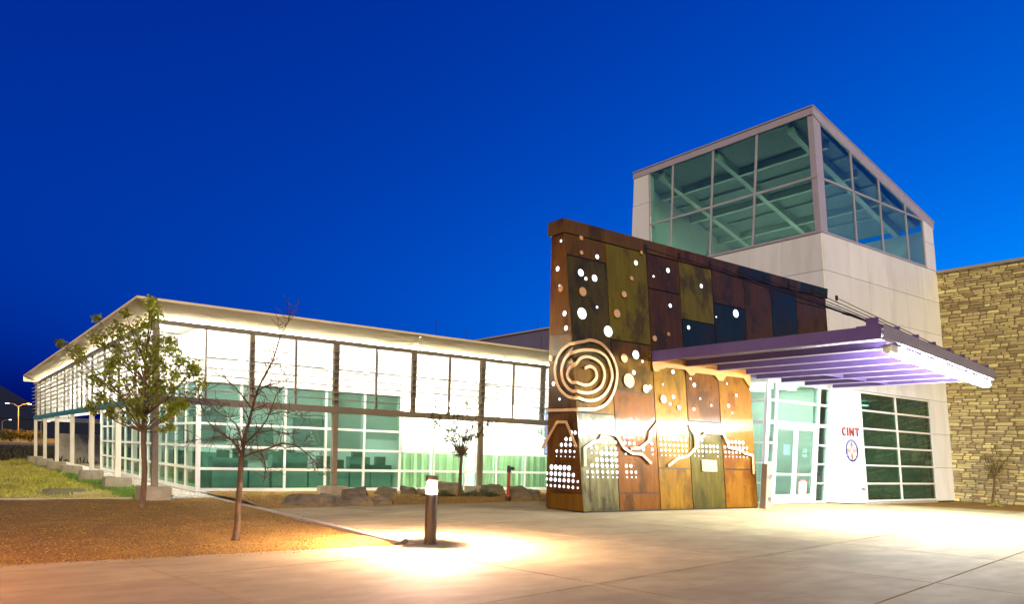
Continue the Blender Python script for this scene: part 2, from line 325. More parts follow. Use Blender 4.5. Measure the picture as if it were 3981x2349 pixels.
M_FD = [(13.848,7.361,0.064),(13.827,6.955,0.059),(13.802,5.887,0.122),(16.153,7.38,0.051),(15.69,6.553,0.062),(15.355,6.048,0.091),(15.035,5.463,0.118),(15.218,4.234,0.124),(16.492,4.931,0.085),(17.099,5.128,0.058),(15.357,3.619,0.202),(16.01,3.438,0.117),(16.708,3.194,0.119),(16.72,3.191,0.117),(17.356,2.987,0.068),(17.09,5.128,0.058)]
M_EH = [(16.186,7.221,0.037),(16.304,6.507,0.064),(16.211,6.039,0.034),(15.977,5.276,0.068),(15.908,4.883,0.066),(16.386,3.432,0.058),(16.113,3.003,0.037),(15.606,2.1,0.06),(15.445,2.1,0.049),(15.809,1.927,0.053),(15.625,1.928,0.053),(15.996,1.771,0.05),(15.815,1.774,0.05),(15.631,1.776,0.05),(15.449,1.772,0.033),(16.186,1.6,0.041),(16.001,1.603,0.04),(15.814,1.6,0.04),(15.635,1.604,0.04),(15.459,1.601,0.03),(16.192,1.464,0.017),(16.008,1.462,0.017),(15.826,1.463,0.017),(15.641,1.461,0.017),(15.464,1.459,0.016),(16.397,1.155,0.068),(16.214,1.155,0.068),(16.029,1.155,0.067),(15.847,1.158,0.067),(15.662,1.158,0.066),(16.587,0.979,0.038),(16.408,0.98,0.058),(16.225,0.981,0.058),(16.04,0.979,0.057),(15.852,0.98,0.057),(15.672,0.978,0.057),(15.484,0.976,0.053),(16.588,0.82,0.034),(16.413,0.819,0.051),(16.231,0.817,0.051),(16.045,0.816,0.051),(15.857,0.819,0.05),(15.672,0.821,0.05),(15.489,0.821,0.046),(15.299,0.814,0.033),(16.588,0.651,0.031),(16.414,0.65,0.038),(16.231,0.65,0.037),(16.045,0.65,0.041),(15.862,0.651,0.04),(15.677,0.651,0.04),(15.489,0.649,0.04),(15.298,0.646,0.026)]
M_ED = [(16.113,5.949,0.09),(16.47,4.125,0.081)]
# ================================================================ ground
def sheet(name, poly, z, m, kind='structure'):
    b = MB(); b.add([(x, y, z) for x, y in poly], [tuple(range(len(poly)))])
    o = b.build(name, m); tag(o, kind=kind); return o
def grid(name, x0, x1, y0, y1, nx, ny, zf, m, inside=None):
    b = MB()
    for j in range(ny+1):
        for i in range(nx+1):
            x = x0+(x1-x0)*i/nx; y = y0+(y1-y0)*j/ny
            b.v.append((x, y, zf(x, y)))
    for j in range(ny):
        for i in range(nx):
            a = j*(nx+1)+i
            b.f.append((a, a+1, a+nx+2, a+nx+1))
    o = b.build(name, m, smooth=True); tag(o, kind='structure'); return o
tag(sheet('ground', [(-900,-400),(900,-400),(900,1500),(-900,1500)], -0.10, M['dirt']), 'dry open field stretching to the horizon')
# plaza of jointed slabs over a dark bed
def clip(poly, a, b, c):
    """keep the side a*x+b*y <= c"""
    out = []
    for i in range(len(poly)):
        p, q = poly[i], poly[(i+1) % len(poly)]
        dp = a*p[0]+b*p[1]-c; dq = a*q[0]+b*q[1]-c
        if dp <= 0: out.append(p)
        if (dp < 0 < dq) or (dq < 0 < dp):
            t = dp/(dp-dq); out.append((p[0]+(q[0]-p[0])*t, p[1]+(q[1]-p[1])*t))
    return out
P1 = [(-22,-14),(6.2,-14),(6.2,10.95),(-22,10.95)]
P2 = [(6.2,-14),(35.6,-14),(35.6,2.85),(28.3,15.62),(27.0,18.0),(21.0,19.75),(6.2,18.15)]
plaza = sheet('plaza', [(-22,-14),(35.6,-14),(35.6,2.85),(28.3,15.62),(27.0,18.0),(21.0,19.75),(6.2,18.15),(6.2,10.95),(-22,10.95)], -0.022, M['joint'])
tag(plaza, 'broom-finished concrete entrance plaza with saw-cut joints')
CA = [-15.0,-12.0,-9.0,-6.0,-3.0,-0.05,2.91,5.63,8.94,12.0,15.0,18.0,21]
CB = [-26,-22.5,-18.8,-15,-11.3,-7.5,-3.7,0.0,3.8,7.55,11.4,15.2,19.0,22.8,26.6,30.4,34.2,38,42]
g = 0.015
for P in (P1, P2):
    for i in range(len(CA)-1):
        for j in range(len(CB)-1):
            q = clip(P, -0.18, 1, CA[i+1]-g); q = clip(q, 0.18, -1, -CA[i]-g) if len(q) > 2 else []
            q = clip(q, 1, 0.18, CB[j+1]-g) if len(q) > 2 else []
            q = clip(q, -1, -0.18, -CB[j]-g) if len(q) > 2 else []
            if len(q) < 3: continue
            ar = abs(sum(q[k][0]*q[(k+1)%len(q)][1]-q[(k+1)%len(q)][0]*q[k][1] for k in range(len(q))))/2
            if ar < 0.02: continue
            MB().prism([(x, y, -0.02) for x, y in q], (0, 0, 0.02)).build('concrete_slab', M['concrete'], plaza)
# gravel beds
def gz(x, y): return -0.03 + 0.035*noise.noise((x*0.6, y*0.6, 0)) + 0.012*noise.noise((x*3, y*3, 4))
gb = grid('gravel_bed', -22, 6.06, 10.97, 22.3, 110, 46, lambda x, y: gz(x, y) + 0.004*(6-x)*0.1, M['gravel'])
tag(gb, 'wide bed of brown crushed gravel left of the bollard')
def bedz(x, y):
    d = max(0.0, y-18.15-0.108*(x-6.2)); k = min(1.0, d/1.6); k = k*k*(3-2*k)
    return -0.028 + 0.10*k + 0.04*k*noise.noise((x, y, 2)) 
pb = grid('planting_bed', 6.185, 21, 18.0, 23.7, 60, 24, bedz, M['gravel'])
tag(pb, 'gravel planting bed with rocks below the glass wall')
rb = grid('gravel_strip', 28.3, 35.6, 2.9, 15.58, 30, 50, lambda x, y: (-0.02+0.02*noise.noise((x*2, y*2, 3)) if (y-15.6) > -1.745*(x-28.3)+0.15 else -0.09), M['gravel'])
tag(rb, 'narrow gravel strip at the foot of the stone wall')
for nm, b in (('kerb', MB().box(6.06,6.19,10.97,24.3,-0.1,0.006)), ('kerb', MB().box(-22,4.05,22.33,22.5,-0.1,0.012)), ('kerb', MB().box(6.3,21,23.75,24.42,-0.1,0.03)), ('kerb', MB().box(2.95,4.0,24.6,24.72,-0.1,0.01))):
    o = b.build('kerb', M['kerb'], bevel=0.008); tag(o, kind='structure')
bs = sheet('white_gravel_strip', [(4.95,22.4),(6.3,22.4),(6.3,60),(4.95,60)], -0.03, M['whitepebble'])
# loose pebbles on the gravel
oc = [(1,0,0),(-1,0,0),(0,1,0),(0,-1,0),(0,0,1),(0,0,-0.6)]
of = [(0,2,4),(2,1,4),(1,3,4),(3,0,4),(2,0,5),(1,2,5),(3,1,5),(0,3,5)]
def scatter(name, n, fn, size, m, label):
    b = MB()
    for _ in range(n):
        x, y, z = fn(); s = size*random.uniform(0.5, 1.5); a = random.random()*6.28; c, d = math.cos(a), math.sin(a)
        sx, sy, sz = s*random.uniform(.7,1.3), s*random.uniform(.7,1.3), s*random.uniform(.4,.8)
        b.add([(x+c*p[0]*sx-d*p[1]*sy, y+d*p[0]*sx+c*p[1]*sy, z+p[2]*sz) for p in oc], of)
    o = b.build(name, m); tag(o, label, name.replace('_', ' '), kind='stuff'); return o
def gp():
    y = 10.99+11.2*random.random()**1.7; x = random.uniform(-1, 6.03); return x, y, gz(x, y)+0.004*(6-x)*0.1+0.004
scatter('gravel', 22000, gp, 0.0105, M['pebble'], 'loose brown gravel scattered over the front bed')
def spill():
    if random.random() < .7: return random.uniform(-2, 6.2), 10.95-abs(random.gauss(0, .13)), .004
    return 6.2+abs(random.gauss(0, .1)), random.uniform(10.9, 18), .006
scatter('spilled_gravel', 420, spill, .010, M['pebble'], 'loose grit spilled from the gravel bed onto the paving edge')
scatter('white_gravel', 3500, lambda: (random.uniform(4.97,6.28), 22.5+18*random.random()**2, -0.02), 0.028, M['whitepebble'], 'white river pebbles along the foot of the glass wall')
def pgp():
    x = random.uniform(6.3, 20.5); y = random.uniform(18.2+0.108*(x-6.2), 23.6)
    return x, y, bedz(x, y)+0.004
scatter('bed_gravel', 5000, pgp, 0.016, M['pebble'], 'loose gravel of the planting bed between the rocks')
# grass beyond the gravel
def blades(name, n, fn, h, m, label, w=0.012):
    b = MB()
    for _ in range(n):
        x, y, z, k = fn(); a = random.random()*6.28; hh = h*k*random.uniform(.5,1.4); l = hh*random.uniform(.2,.8); t = random.random()*6.28
        dx, dy = w*math.cos(a), w*math.sin(a)
        b.add([(x-dx,y-dy,z),(x+dx,y+dy,z),(x+0.5*l*math.cos(t)+dx*.6,y+0.5*l*math.sin(t)+dy*.6,z+hh*.7),(x+l*math.cos(t),y+l*math.sin(t),z+hh)], [(0,1,2),(0,2,3)])
    o = b.build(name, m); tag(o, label, 'grass', kind='stuff'); return o
def gf():
    while True:
        y = 22.55+34*random.random()**1.6; x = random.uniform(-3+0.04*y*0.2, 4.0)
        k = noise.noise((x*0.55, y*0.35, 7))
        if k > -0.42+random.random()*0.35: return x, y, -0.1, 0.7+max(0, k)*1.4
blades('dry_grass', 42000, gf, 0.13, M['grass'], 'yellow-green dry grass along the colonnade', 0.014)
def gf2():
    while True:
        y = 22.6+24*random.random()**1.5; x = random.uniform(3.9, 5.1)
        if noise.noise((x*0.9, y*0.5, 3)) > -0.1+random.random()*0.2: return x, y, -0.06, 1
blades('green_grass', 12000, gf2, 0.09, M['greengrass'], 'bright green ground cover between the column plinths', 0.012)
blades('field_grass', 26000, lambda: (random.uniform(-14, 20), 56+66*random.random(), -0.1, 1+random.random()), 0.22, M['grass_unlit'], 'tall field grass behind the colonnade, its colour darkened as unlit', 0.05)
# hills on the horizon
b = MB(); N = 80
for i in range(N+1):
    x = -900+1900*i/N
    hgt = 12+75*math.exp(-((x-30)/110.0)**2)+26*math.exp(-((x+330)/240.0)**2)+22*math.exp(-((x-520)/300)**2)+5*noise.noise((x*0.012, 0, 0))
    b.v += [(x, 1380, -1), (x, 1490, hgt), (x, 1700, -1)]
for i in range(N):
    a = 3*i; b.f += [(a, a+3, a+4, a+1), (a+1, a+4, a+5, a+2)]
tag(b.build('hills', M['hill'], smooth=True), 'dark hills on the horizon behind the field', kind='structure')

# ================================================================ laboratory wing
WX, WY = 4.5, 22.0            # line of the outer columns
GX, GY = 6.25, 24.6           # glass planes
WE, WS = 21.0, 54.5           # far ends
wing = thing('laboratory_wing', 'long low glass wing with outer louvre screen and cream upturned roof edge', 'building', (GX, GY, 0))
# roof: slab, slanted fascia, soffit
o = 0.57
roof = MB()
roof.add([(WX-o,WY-o,5.16),(WE,WY-o,5.16),(WE,40,5.16),(13,40,5.16),(13,WS+.6,5.16),(WX-o,WS+.6,5.16)], [(0,1,2,3,4,5)])
roof.add([(WX-o,WY-o,5.10),(WE,WY-o,5.10),(WE,40,5.10),(13,40,5.10),(13,WS+.6,5.10),(WX-o,WS+.6,5.10)], [(5,4,3,2,1,0)])
roof.add([(WX-o,WY-o,5.10),(WE,WY-o,5.10),(WE,WY-o,5.16),(WX-o,WY-o,5.16)], [(0,1,2,3)])
roof.add([(WX-o,WY-o,5.10),(WX-o,WS+.6,5.10),(WX-o,WS+.6,5.16),(WX-o,WY-o,5.16)], [(3,2,1,0)])
roof.add([(WX-o,WS+.6,4.8),(13,WS+.6,4.8),(13,WS+.6,5.16),(WX-o,WS+.6,5.16)], [(0,1,2,3)])
rf = roof.build('roof', M['fascia'], wing)
for x_, y_ in ((8.2,22.6),(13.3,22.6),(17.8,22.6),(5.2,33.0)): MB().tube([(x_,y_,5.16),(x_,y_,5.85)], .009, 5).build('lightning_rod', M['rod'], rf)
def fpan(a0, a1, side):
    gp_ = 0.006
    if side == 'f':
        lo = max(a0, WX) if a0 <= WX else a0
        t0 = a0-o if abs(a0-WX) < 1e-6 else a0
        pts = [(a0+gp_, WY, 4.78), (a1-gp_, WY, 4.78), (a1-gp_, WY-o, 5.098), (t0+gp_, WY-o, 5.098)]
    else:
        t0 = a0-o if abs(a0-WY) < 1e-6 else a0
        t1 = a1+.5 if abs(a1-WS) < 1e-6 else a1
        pts = [(WX, a0+gp_, 4.78), (WX, a1-gp_, 4.78), (WX-o, t1-gp_, 5.098), (WX-o, t0+gp_, 5.098)]
    MB().prism(pts, (0.03, 0.03, 0.02) if True else 0).build('fascia_panel', M['fascia'], rf)
xs = [WX, 8.3, 12.1, 15.9, WE]
for a0, a1 in zip(xs, xs[1:]): fpan(a0, a1, 'f')
ys = [WY, 26.1, 30.2, 34.3, 38.4, 42.5, 46.6, 50.7, WS]
for a0, a1 in zip(ys, ys[1:]): fpan(a0, a1, 's')
sf = MB()
sf.box(WX+.06, WE, WY+.06, GY+.05, 4.93, 4.97); sf.box(WX+.06, GX+.05, GY+.05, WS, 4.93, 4.97)
sf.build('soffit', M['whitewall'], rf)
# columns on plinths
colY = [22.0, 27.3, 32.68, 38.1, 43.6, 49.05, 54.3]
plm = None
def column(x, y, z0, z1, plinth, side):
    w = 0.155 if side == 'f' else 0.16
    c = MB().box(x-w/2, x+w/2, y-w/2, y+w/2, z0, z1).build('column', M['steel_tan'] if (side == 'f') else M['white'], wing, bevel=0.006)
    if plinth:
        MB().box(x-.40, x+.36, y-.34, y+.34, -0.08, 0.325).build('plinth', M['plinth'], c, bevel=0.025)
column(4.5, 22.0, 0.32, 4.60, True, 'f')
for y in colY[1:]: column(4.5, y, 0.32, 2.535, True, 's')
for x in (9.52, 14.83): column(x, 22.0, 0.32, 4.60, True, 'f')
for x in (7.0, 12.17, 17.47, 20.1): MB().box(x-.07, x+.07, WY-.07, WY+.07, 2.72, 4.60).build('screen_post', M['steel_tan'], wing, bevel=0.004)
for x in (5.76, 8.28, 10.86, 13.52, 16.15, 18.8): MB().box(x-.025, x+.025, WY-.04, WY+.04, 2.72, 4.60).build('screen_bar', M['steel_tan'], wing)
# beams
MB().box(WX-.09, WE, WY-.09, WY+.09, 2.53, 2.72).build('beam', M['steel_tan'], wing, bevel=0.006)
MB().box(WX-.09, WE, WY-.095, WY+.09, 4.60, 4.715).build('beam', M['steel_tan'], wing, bevel=0.006)
MB().box(WX-.095, WX+.085, WY+.1, WS+.2, 2.535, 2.725).build('beam', M['teal'], wing, bevel=0.006)
MB().box(WX-.095, WX+.085, WY+.1, WS+.2, 4.60, 4.715).build('beam', M['steel_tan'], wing, bevel=0.006)
MB().box(WX+.1, 13, WS-.05, WS+.12, 2.45, 2.70).build('beam', M['white'], wing)
MB().box(WX+.1, 13, WS-.05, WS+.12, 3.05, 3.15).build('beam', M['white'], wing)
for x in (7.4, 8.6, 9.9): MB().box(x-.07, x+.07, WS-.04, WS+.1, 0, 2.45).build('screen_post', M['white'], wing)
# side screen posts
sy = []
for a, c in zip(colY, colY[1:]):
    sy += [a, (a+c)/2]
sy += [54.3]
for y in sy[1:]: MB().box(WX-.03, WX+.04, y-.03, y+.03, 2.725, 4.60).build('screen_bar', M['steel_tan'], wing)
for a, c in zip(sy, sy[1:]): MB().box(WX-.05, WX+.07, (a+c)/2-.012, (a+c)/2+.012, 2.725, 4.60).build('slat_bracket', M['white'], wing)
# louvre slats, one per bay and level
LV = [2.92+0.205*k for k in range(8)]
fx = [4.58, 5.76, 7.0, 8.28, 9.52, 10.86, 12.17, 13.52, 14.83, 16.15, 17.47, 18.8, 20.9]
for a, c in zip(fx, fx[1:]):
    L = c-a-0.012
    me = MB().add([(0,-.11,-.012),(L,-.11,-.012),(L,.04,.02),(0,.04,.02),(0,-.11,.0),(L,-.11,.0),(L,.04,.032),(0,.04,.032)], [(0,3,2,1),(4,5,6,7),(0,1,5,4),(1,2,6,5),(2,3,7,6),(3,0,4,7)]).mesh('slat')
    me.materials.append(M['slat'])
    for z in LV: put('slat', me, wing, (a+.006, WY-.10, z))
for i, (a, c) in enumerate(zip(sy, sy[1:])):
    L = c-a-0.012
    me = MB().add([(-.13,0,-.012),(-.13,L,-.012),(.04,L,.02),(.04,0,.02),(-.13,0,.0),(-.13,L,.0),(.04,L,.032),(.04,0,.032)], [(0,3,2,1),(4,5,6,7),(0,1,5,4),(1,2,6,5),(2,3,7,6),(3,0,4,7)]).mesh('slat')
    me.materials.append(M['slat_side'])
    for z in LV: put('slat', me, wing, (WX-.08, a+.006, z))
# strip lights on top of the upper beam
M['strip'] = emit('cool_fluorescent_strip', (1.0,0.95,0.80), 420)
fs = [4.6, 7.2, 9.8, 12.4, 15.0, 17.6, 20.8]
for a, c in zip(fs, fs[1:]): MB().box(a+.03, c-.03, WY+.058, WY+.10, 4.722, 4.765).build('strip_light', M['strip'], wing)
for a, c in zip(colY, colY[1:]):
    for k in range(2):
        y0 = a+(c-a)*k/2; y1 = a+(c-a)*(k+1)/2
        MB().box(WX+.058, WX+.10, y0+(.2 if y0 < 22.1 else .03), y1-.03, 4.722, 4.765).build('strip_light', M['strip'], wing)
# curtain wall: frames with a pane in each opening
rows = [(0.12,0.68),(0.76,1.37),(1.45,2.07),(2.14,2.74),(2.81,3.38),(3.46,4.10)]
mx = [6.30,7.52,8.93,10.32,10.56,11.72,13.11,14.53,15.91,16.42,17.33,18.74,20.1,20.9]
fr = MB()
fr.box(GX-.06, GX+.06, GY-.06, GY+.06, 0.02, 4.93)
for x in mx[1:]: fr.box(x-.035, x+.035, GY-.05, GY+.05, 0.12, 4.10)
for z0, z1 in ((0.02,0.12),(0.68,0.76),(1.37,1.45),(2.07,2.14),(2.74,2.81),(3.38,3.46)):
    fr.box(GX+.06, WE, GY-.056, GY+.044, z0, z1)
for a, c in zip(mx, mx[1:]): MB().box(a+.1, c-.1, GY-.075, GY-.0585, 4.085, 4.12).build('shadow_gap', M['blackmetal'], wing)
frf = fr.build('glazing_frame', M['white'], wing)
MB().box(GX+.06, WE, GY-.058, GY+.046, 4.10, 4.93).build('wall', M['whitewall'], wing)
for a, c in zip(mx, mx[1:]):
    for z0, z1 in rows:
        k_ = M['whitewall'] if z0 > 3.4 else (M['glass_pale'] if (a > 13 and z0 > 1.4) else M['glass'])
        MB().box(a+.036, c-.036, GY-.006, GY+.006, z0+.001, z1-.001).build('spandrel' if z0 > 3.4 else 'pane', k_, frf)
MB().box(GX-.12, WE, GY-.12, GY+.3, -0.1, 0.019).build('base_slab', M['kerb'], wing)
sm = [24.66,26.0,27.33,28.66,29.9,31.6,33.0,34.6,36.1,37.6,39.1,40.5,42.0]
fr = MB()
for y in sm[1:]: fr.box(GX-.05, GX+.05, y-.035, y+.035, 0.12, 4.10)
for z0, z1 in ((0.02,0.12),(0.68,0.76),(1.37,1.45),(2.07,2.14),(2.74,2.81),(3.38,3.46)):
    fr.box(GX-.056, GX+.044, GY+.06, 42.0, z0, z1)
frs = fr.build('glazing_frame', M['white'], wing)
MB().box(GX-.058, GX+.046, GY+.06, 42.0, 4.10, 4.93).build('wall', M['whitewall'], wing)
for a, c in zip(sm, sm[1:]):
    for z0, z1 in rows:
        MB().box(GX-.006, GX+.006, a+.036, c-.036, z0+.001, z1-.001).build('spandrel' if z0 > 3.4 or (z0 > 2.7 and a > 30) else 'pane', M['whitewall'] if z0 > 3.4 or (z0 > 2.7 and a > 30) else M['glass'], frs)
MB().box(GX-.12, GX+.3, GY+.3, 42.0, -0.1, 0.018).build('base_slab', M['kerb'], wing)
MB().box(GX-.06, 13, 42.03, 42.3, 0, 4.93).build('wall', M['whitewall'], wing)
MB().box(GX-.05, GX+.04, 42.31, 54.4, 2.75, 4.925).build('wall', M['whitewall'], wing)
MB().box(WX+.1, GX-.06, 54.38, 54.43, 2.71, 4.925).build('wall', M['whitewall'], wing)
# rooms behind the glass
MB().box(GX+.3, WE, GY+.3, 41.9, -0.05, 0.03).build('floor', M['floor_in'], wing)
MB().box(GX+.06, WE, GY+.06, 41.9, 4.12, 4.2).build('ceiling', M['whitewall'], wing)
MB().box(13.15, 13.25, GY+.08, 41.9, 0.03, 4.12).build('partition', M['whitewall'], wing)
MB().box(GX+.1, 13.14, 30.0, 30.1, 0.03, 4.12).build('partition', M['whitewall'], wing)
MB().box(13.26, WE, 26.2, 26.3, 0.03, 4.12).build('partition', M['whitewall'], wing)
for x0_, x1_, h_, d_ in ((6.8,7.9,1.05,.5),(7.95,8.6,.74,.7),(8.7,9.9,1.30,.45),(9.95,11.4,.76,.8),(11.45,12.2,1.18,.4),(12.25,13.05,.9,.55)):
    MB().box(x0_, x1_, GY+.45, GY+.45+d_, 0.03, h_).build('cabinet', M['cabinet'], wing, bevel=.01)
for x0_, w_, z0_, h_ in ((7.0,.35,1.05,.25),(7.5,.2,1.05,.34),(9.0,.5,1.30,.18),(10.3,.5,.76,.42),(10.95,.3,.76,.3),(11.6,.4,1.18,.22),(12.5,.35,.9,.3)):
    MB().box(x0_, x0_+w_, GY+.55, GY+.75, z0_, z0_+h_).build('shelf_item', M['floor_in'], wing)
for x0_, x1_, z0_, z1_ in ((7.1,8.6,1.6,2.7),(9.3,10.4,.9,2.3),(11.2,12.6,1.5,2.6)):
    MB().box(x0_, x1_, 29.9, 29.98, z0_, z1_).build('wall_board', M['floor_in'], wing)
MB().box(GX+.5, GX+.95, 26.0, 41.5, 0.03, 1.2).build('cabinet', M['cabinet'], wing)
M['troffer'] = emit('interior_ceiling_light', (0.92,1.0,0.86), 42)
M['troffer_hot'] = emit('bright_ceiling_light', (0.97,1.0,0.92), 300)
for x in (7.6, 9.6, 11.6):
    for y in (26.3, 28.6): MB().box(x-.6, x+.6, y-.15, y+.15, 4.09, 4.118).build('ceiling_light', M['troffer'], wing)
for x in (14.2, 15.8, 17.4, 19.0): MB().box(x-.6, x+.6, 25.1, 25.5, 4.09, 4.118).build('ceiling_light', M['troffer_hot'], wing)
for y in (32, 35, 38): MB().box(8-.6, 8+.6, y-.15, y+.15, 4.09, 4.118).build('ceiling_light', M['troffer'], wing)
# venetian blinds and pleated curtains
for i, (a, c) in enumerate(((6.4,7.46),(7.58,8.87),(8.99,10.26),(10.62,11.66),(11.78,13.05))):
    zb = (2.35, 1.50, 2.1, 1.46, 1.8)[i]
    bl = MB(); z = 3.36
    while z > zb:
        bl.add([(a,GY+.10,z),(c,GY+.10,z),(c,GY+.135,z-.022),(a,GY+.135,z-.022)], [(0,1,2,3)]); z -= 0.04
    bl.box(a, c, GY+.09, GY+.14, 3.36, 3.40)
    tag(bl.build('window_blind', M['blind'], wing), kind='stuff')
for a, c in ((13.3,14.48),(14.58,15.86),(16.46,17.29),(17.37,18.7),(18.78,20.85)):
    n = int((c-a)/0.03); cu = MB(); pts = []
    for k in range(n+1):
        x = a+(c-a)*k/n; pts.append((x, GY+.16+.035*math.sin(x*17)+.015*math.sin(x*41)))
    for k in range(n+1): cu.v += [(pts[k][0], pts[k][1], 0.05), (pts[k][0], pts[k][1], 1.42)]
    for k in range(n): cu.f.append((2*k, 2*k+2, 2*k+3, 2*k+1))
    cu.build('curtain', M['curtain'], wing, smooth=True)
# concrete yard wall seen through the colonnade
o_ = MB().box(6.0, 9.2, 57.0, 57.25, -0.1, 1.75).build('yard_wall', M['plinth'], None, bevel=0.02)
tag(o_, 'plain grey concrete wall behind the far end of the colonnade', 'wall')
# taller block behind
rear = thing('rear_block', 'tall windowless grey violet block rising behind the glass wing roof', 'building', (23.5, 30, 0))
MB().box(21.02, 26.2, 20.7, 46, 0, 6.88).build('wall', M['parapet'], rear)
MB().box(20.95, 26.25, 20.65, 46.05, 6.885, 6.95).build('coping', M['coping'], rear)
for y in (27.2, 33.0): MB().tube([(21.2,y,6.95),(21.2,y,7.55)], 0.012, 6).build('lightning_rod', M['rod'], rear)
# ================================================================ entrance tower
BT = 0.133
def ty(z): return 15.6+BT*z
tower = thing('entrance_tower', 'tall cream panelled entrance tower topped by a slanted glass lantern', 'building', (26.7, 16.0, 0))
TX0, TX1 = 26.6, 35.58
def roofz(x): return 15.0-0.287*(x-26.55)
NF = Vector((0, -1, BT)).normalized()        # outward normal of the leaning face
def face_quad(x0, x1, z0, z1, off=0.0, x0b=None):
    a = NF*off
    return [Vector((x, ty(z), z))+a for x, z in ((x0,z0),(x1,z0),(x1,z1),(x0,z1))]
# backing walls
MB().prism([(28.4,ty(4.32)+.03,4.32),(TX1,ty(4.32)+.03,4.32),(TX1,ty(10.15)+.03,10.15),(26.62,ty(10.15)+.03,10.15),(26.62,ty(4.45)+.03,4.45),(28.4,ty(4.45)+.03,4.45)], (0,.2,0)).build('wall', M['backing'], tower)
MB().prism([(27.15,ty(0)+.03,0),(28.3,ty(0)+.03,0),(28.3,ty(4.31)+.03,4.31),(26.95,ty(4.31)+.03,4.31)], (0,.3,0)).build('wall', M['backing'], tower)
MB().prism([(34.0,ty(0)+.03,0),(TX1,ty(0)+.03,0),(TX1,ty(4.31)+.03,4.31),(34.0,ty(4.31)+.03,4.31)], (0,.2,0)).build('wall', M['backing'], tower)
MB().box(26.63, 26.83, 17.0, 26.9, 4.4, 10.14).build('wall', M['backing'], tower)
MB().prism([(26.6,26.75,4.4),(35.5,26.75,4.4),(35.5,26.75,12.2),(26.6,26.75,14.7)], (0,.2,0)).build('wall', M['whitewall'], tower)
MB().box(35.3, 35.5, 17.2, 26.74, 4.4, 12.0).build('wall', M['whitewall'], tower)
# stone panels of the leaning face
XS = [26.58,28.32,29.76,31.26,32.76,34.2,35.6]
ZS = [4.33,5.80,7.28,8.74,10.16]
def panel(x0, x1, z0, z1):
    k = 0.009
    MB().prism(face_quad(x0+k, x1-k, z0+k, z1-k, 0.02), -NF*0.045).build('wall_panel', M['panel'], tower)
for i in range(6):
    for j in range(4): panel(XS[i], XS[i+1], ZS[j], ZS[j+1])
for z0, z1 in ((0.03,1.44),(1.44,2.88),(2.88,4.33)):
    k = 0.009
    xa = 26.98-0.06*z0; xb = 26.98-0.06*z1
    MB().prism([Vector((xa+k,ty(z0+k),z0+k))+NF*.02, Vector((28.32,ty(z0+k),z0+k))+NF*.02, Vector((28.32,ty(z1-k),z1-k))+NF*.02, Vector((xb+k,ty(z1-k),z1-k))+NF*.02], -NF*0.045).build('wall_panel', M['panel'], tower)
    MB().prism([(xa,ty(z0+k)+.02,z0+k),(xb,ty(z1-k)+.02,z1-k),(26.60-.0*z1,16.32+.03*z1,z1-k),(26.68,16.32+.03*z0,z0+k)], (.045,0,0)).build('wall_panel', M['panel'], tower)
    panel(33.98, 35.6, z0, z1)
MB().prism(face_quad(34.66, 35.56, 10.18, 11.35, 0.02), -NF*.1).build('wall_panel', M['panel'], tower)
MB().prism([Vector((34.66,ty(11.37),11.37))+NF*.02, Vector((35.54,ty(11.37),11.37))+NF*.02, Vector((35.52,ty(12.38),12.38))+NF*.02, Vector((34.7,ty(12.36),12.36))+NF*.02], -NF*.1).build('wall_panel', M['panel'], tower)
# panels of the upright left face
for y0, y1 in ((16.98,18.65),(18.65,20.13),(20.13,21.6),(21.6,23.1),(23.1,24.6),(24.6,26.9)):
    for z0, z1 in ((4.5,5.8),(5.8,7.28),(7.28,8.74),(8.74,10.16)):
        a = ty(z0)+.012 if y0 < 17 else y0; b_ = ty(z1)+.012 if y0 < 17 else y0
        MB().prism([(26.55,a+.009,z0+.009),(26.55,y1-.009,z0+.009),(26.55,y1-.009,z1-.009),(26.55,b_+.009,z1-.009)], (.04,0,0)).build('wall_panel', M['panel'], tower)
for z0, z1, ya, yb in ((10.18,11.6,25.6,25.68),(11.6,13.4,25.68,25.86),(13.4,15.02,25.86,26.0)):
    MB().prism([(26.53,ya,z0+.009),(26.53,26.95,z0+.009),(26.53,26.97,z1-.009),(26.53,yb,z1-.009)], (.3,0,0)).build('wall_panel', M['panel'], tower)
# lantern frame
fr = MB()
fr.prism([(26.545,ty(10.18)+.004,10.18),(26.545,17.2,10.18),(26.545,17.79,14.715),(26.545,ty(14.715)+.004,14.715)], (.1,0,0))
fr.prism([Vector((26.538,ty(10.18)-.012,10.18)),Vector((26.99,ty(10.18)-.012,10.18)),Vector((27.0,ty(14.45)-.012,14.45)),Vector((26.538,ty(14.69)-.012,14.69))], (0,.1,0))
for yb_, yt in ((24.45,24.53),(22.19,22.27),(20.01,20.06)): fr.bar((26.56,yb_,10.2),(26.56,yt,14.75), .08, .07, (1,0,0))
fr.bar((26.55,17.2,12.32),(26.55,25.75,12.32), .07, .075); fr.bar((26.55,16.98,10.21),(26.55,25.62,10.21), .08, .09)
fr.bar((26.56,25.64,10.2),(26.56,25.99,14.8), .08, .07, (1,0,0))
for x, zt in ((29.03,13.9),(31.07,13.3),(33.16,12.7),(34.62,12.28)): fr.bar((x,ty(10.2),10.2),(x,ty(zt),zt), .08, .07, (0,1,0))
fr.bar((26.9,ty(12.3),12.3),(34.7,ty(12.3),12.3), .07, .07, NF); fr.bar((26.6,ty(10.2),10.2),(34.7,ty(10.2),10.2), .08, .09, NF)
lf = fr.build('lantern_frame', M['mullion'], tower)
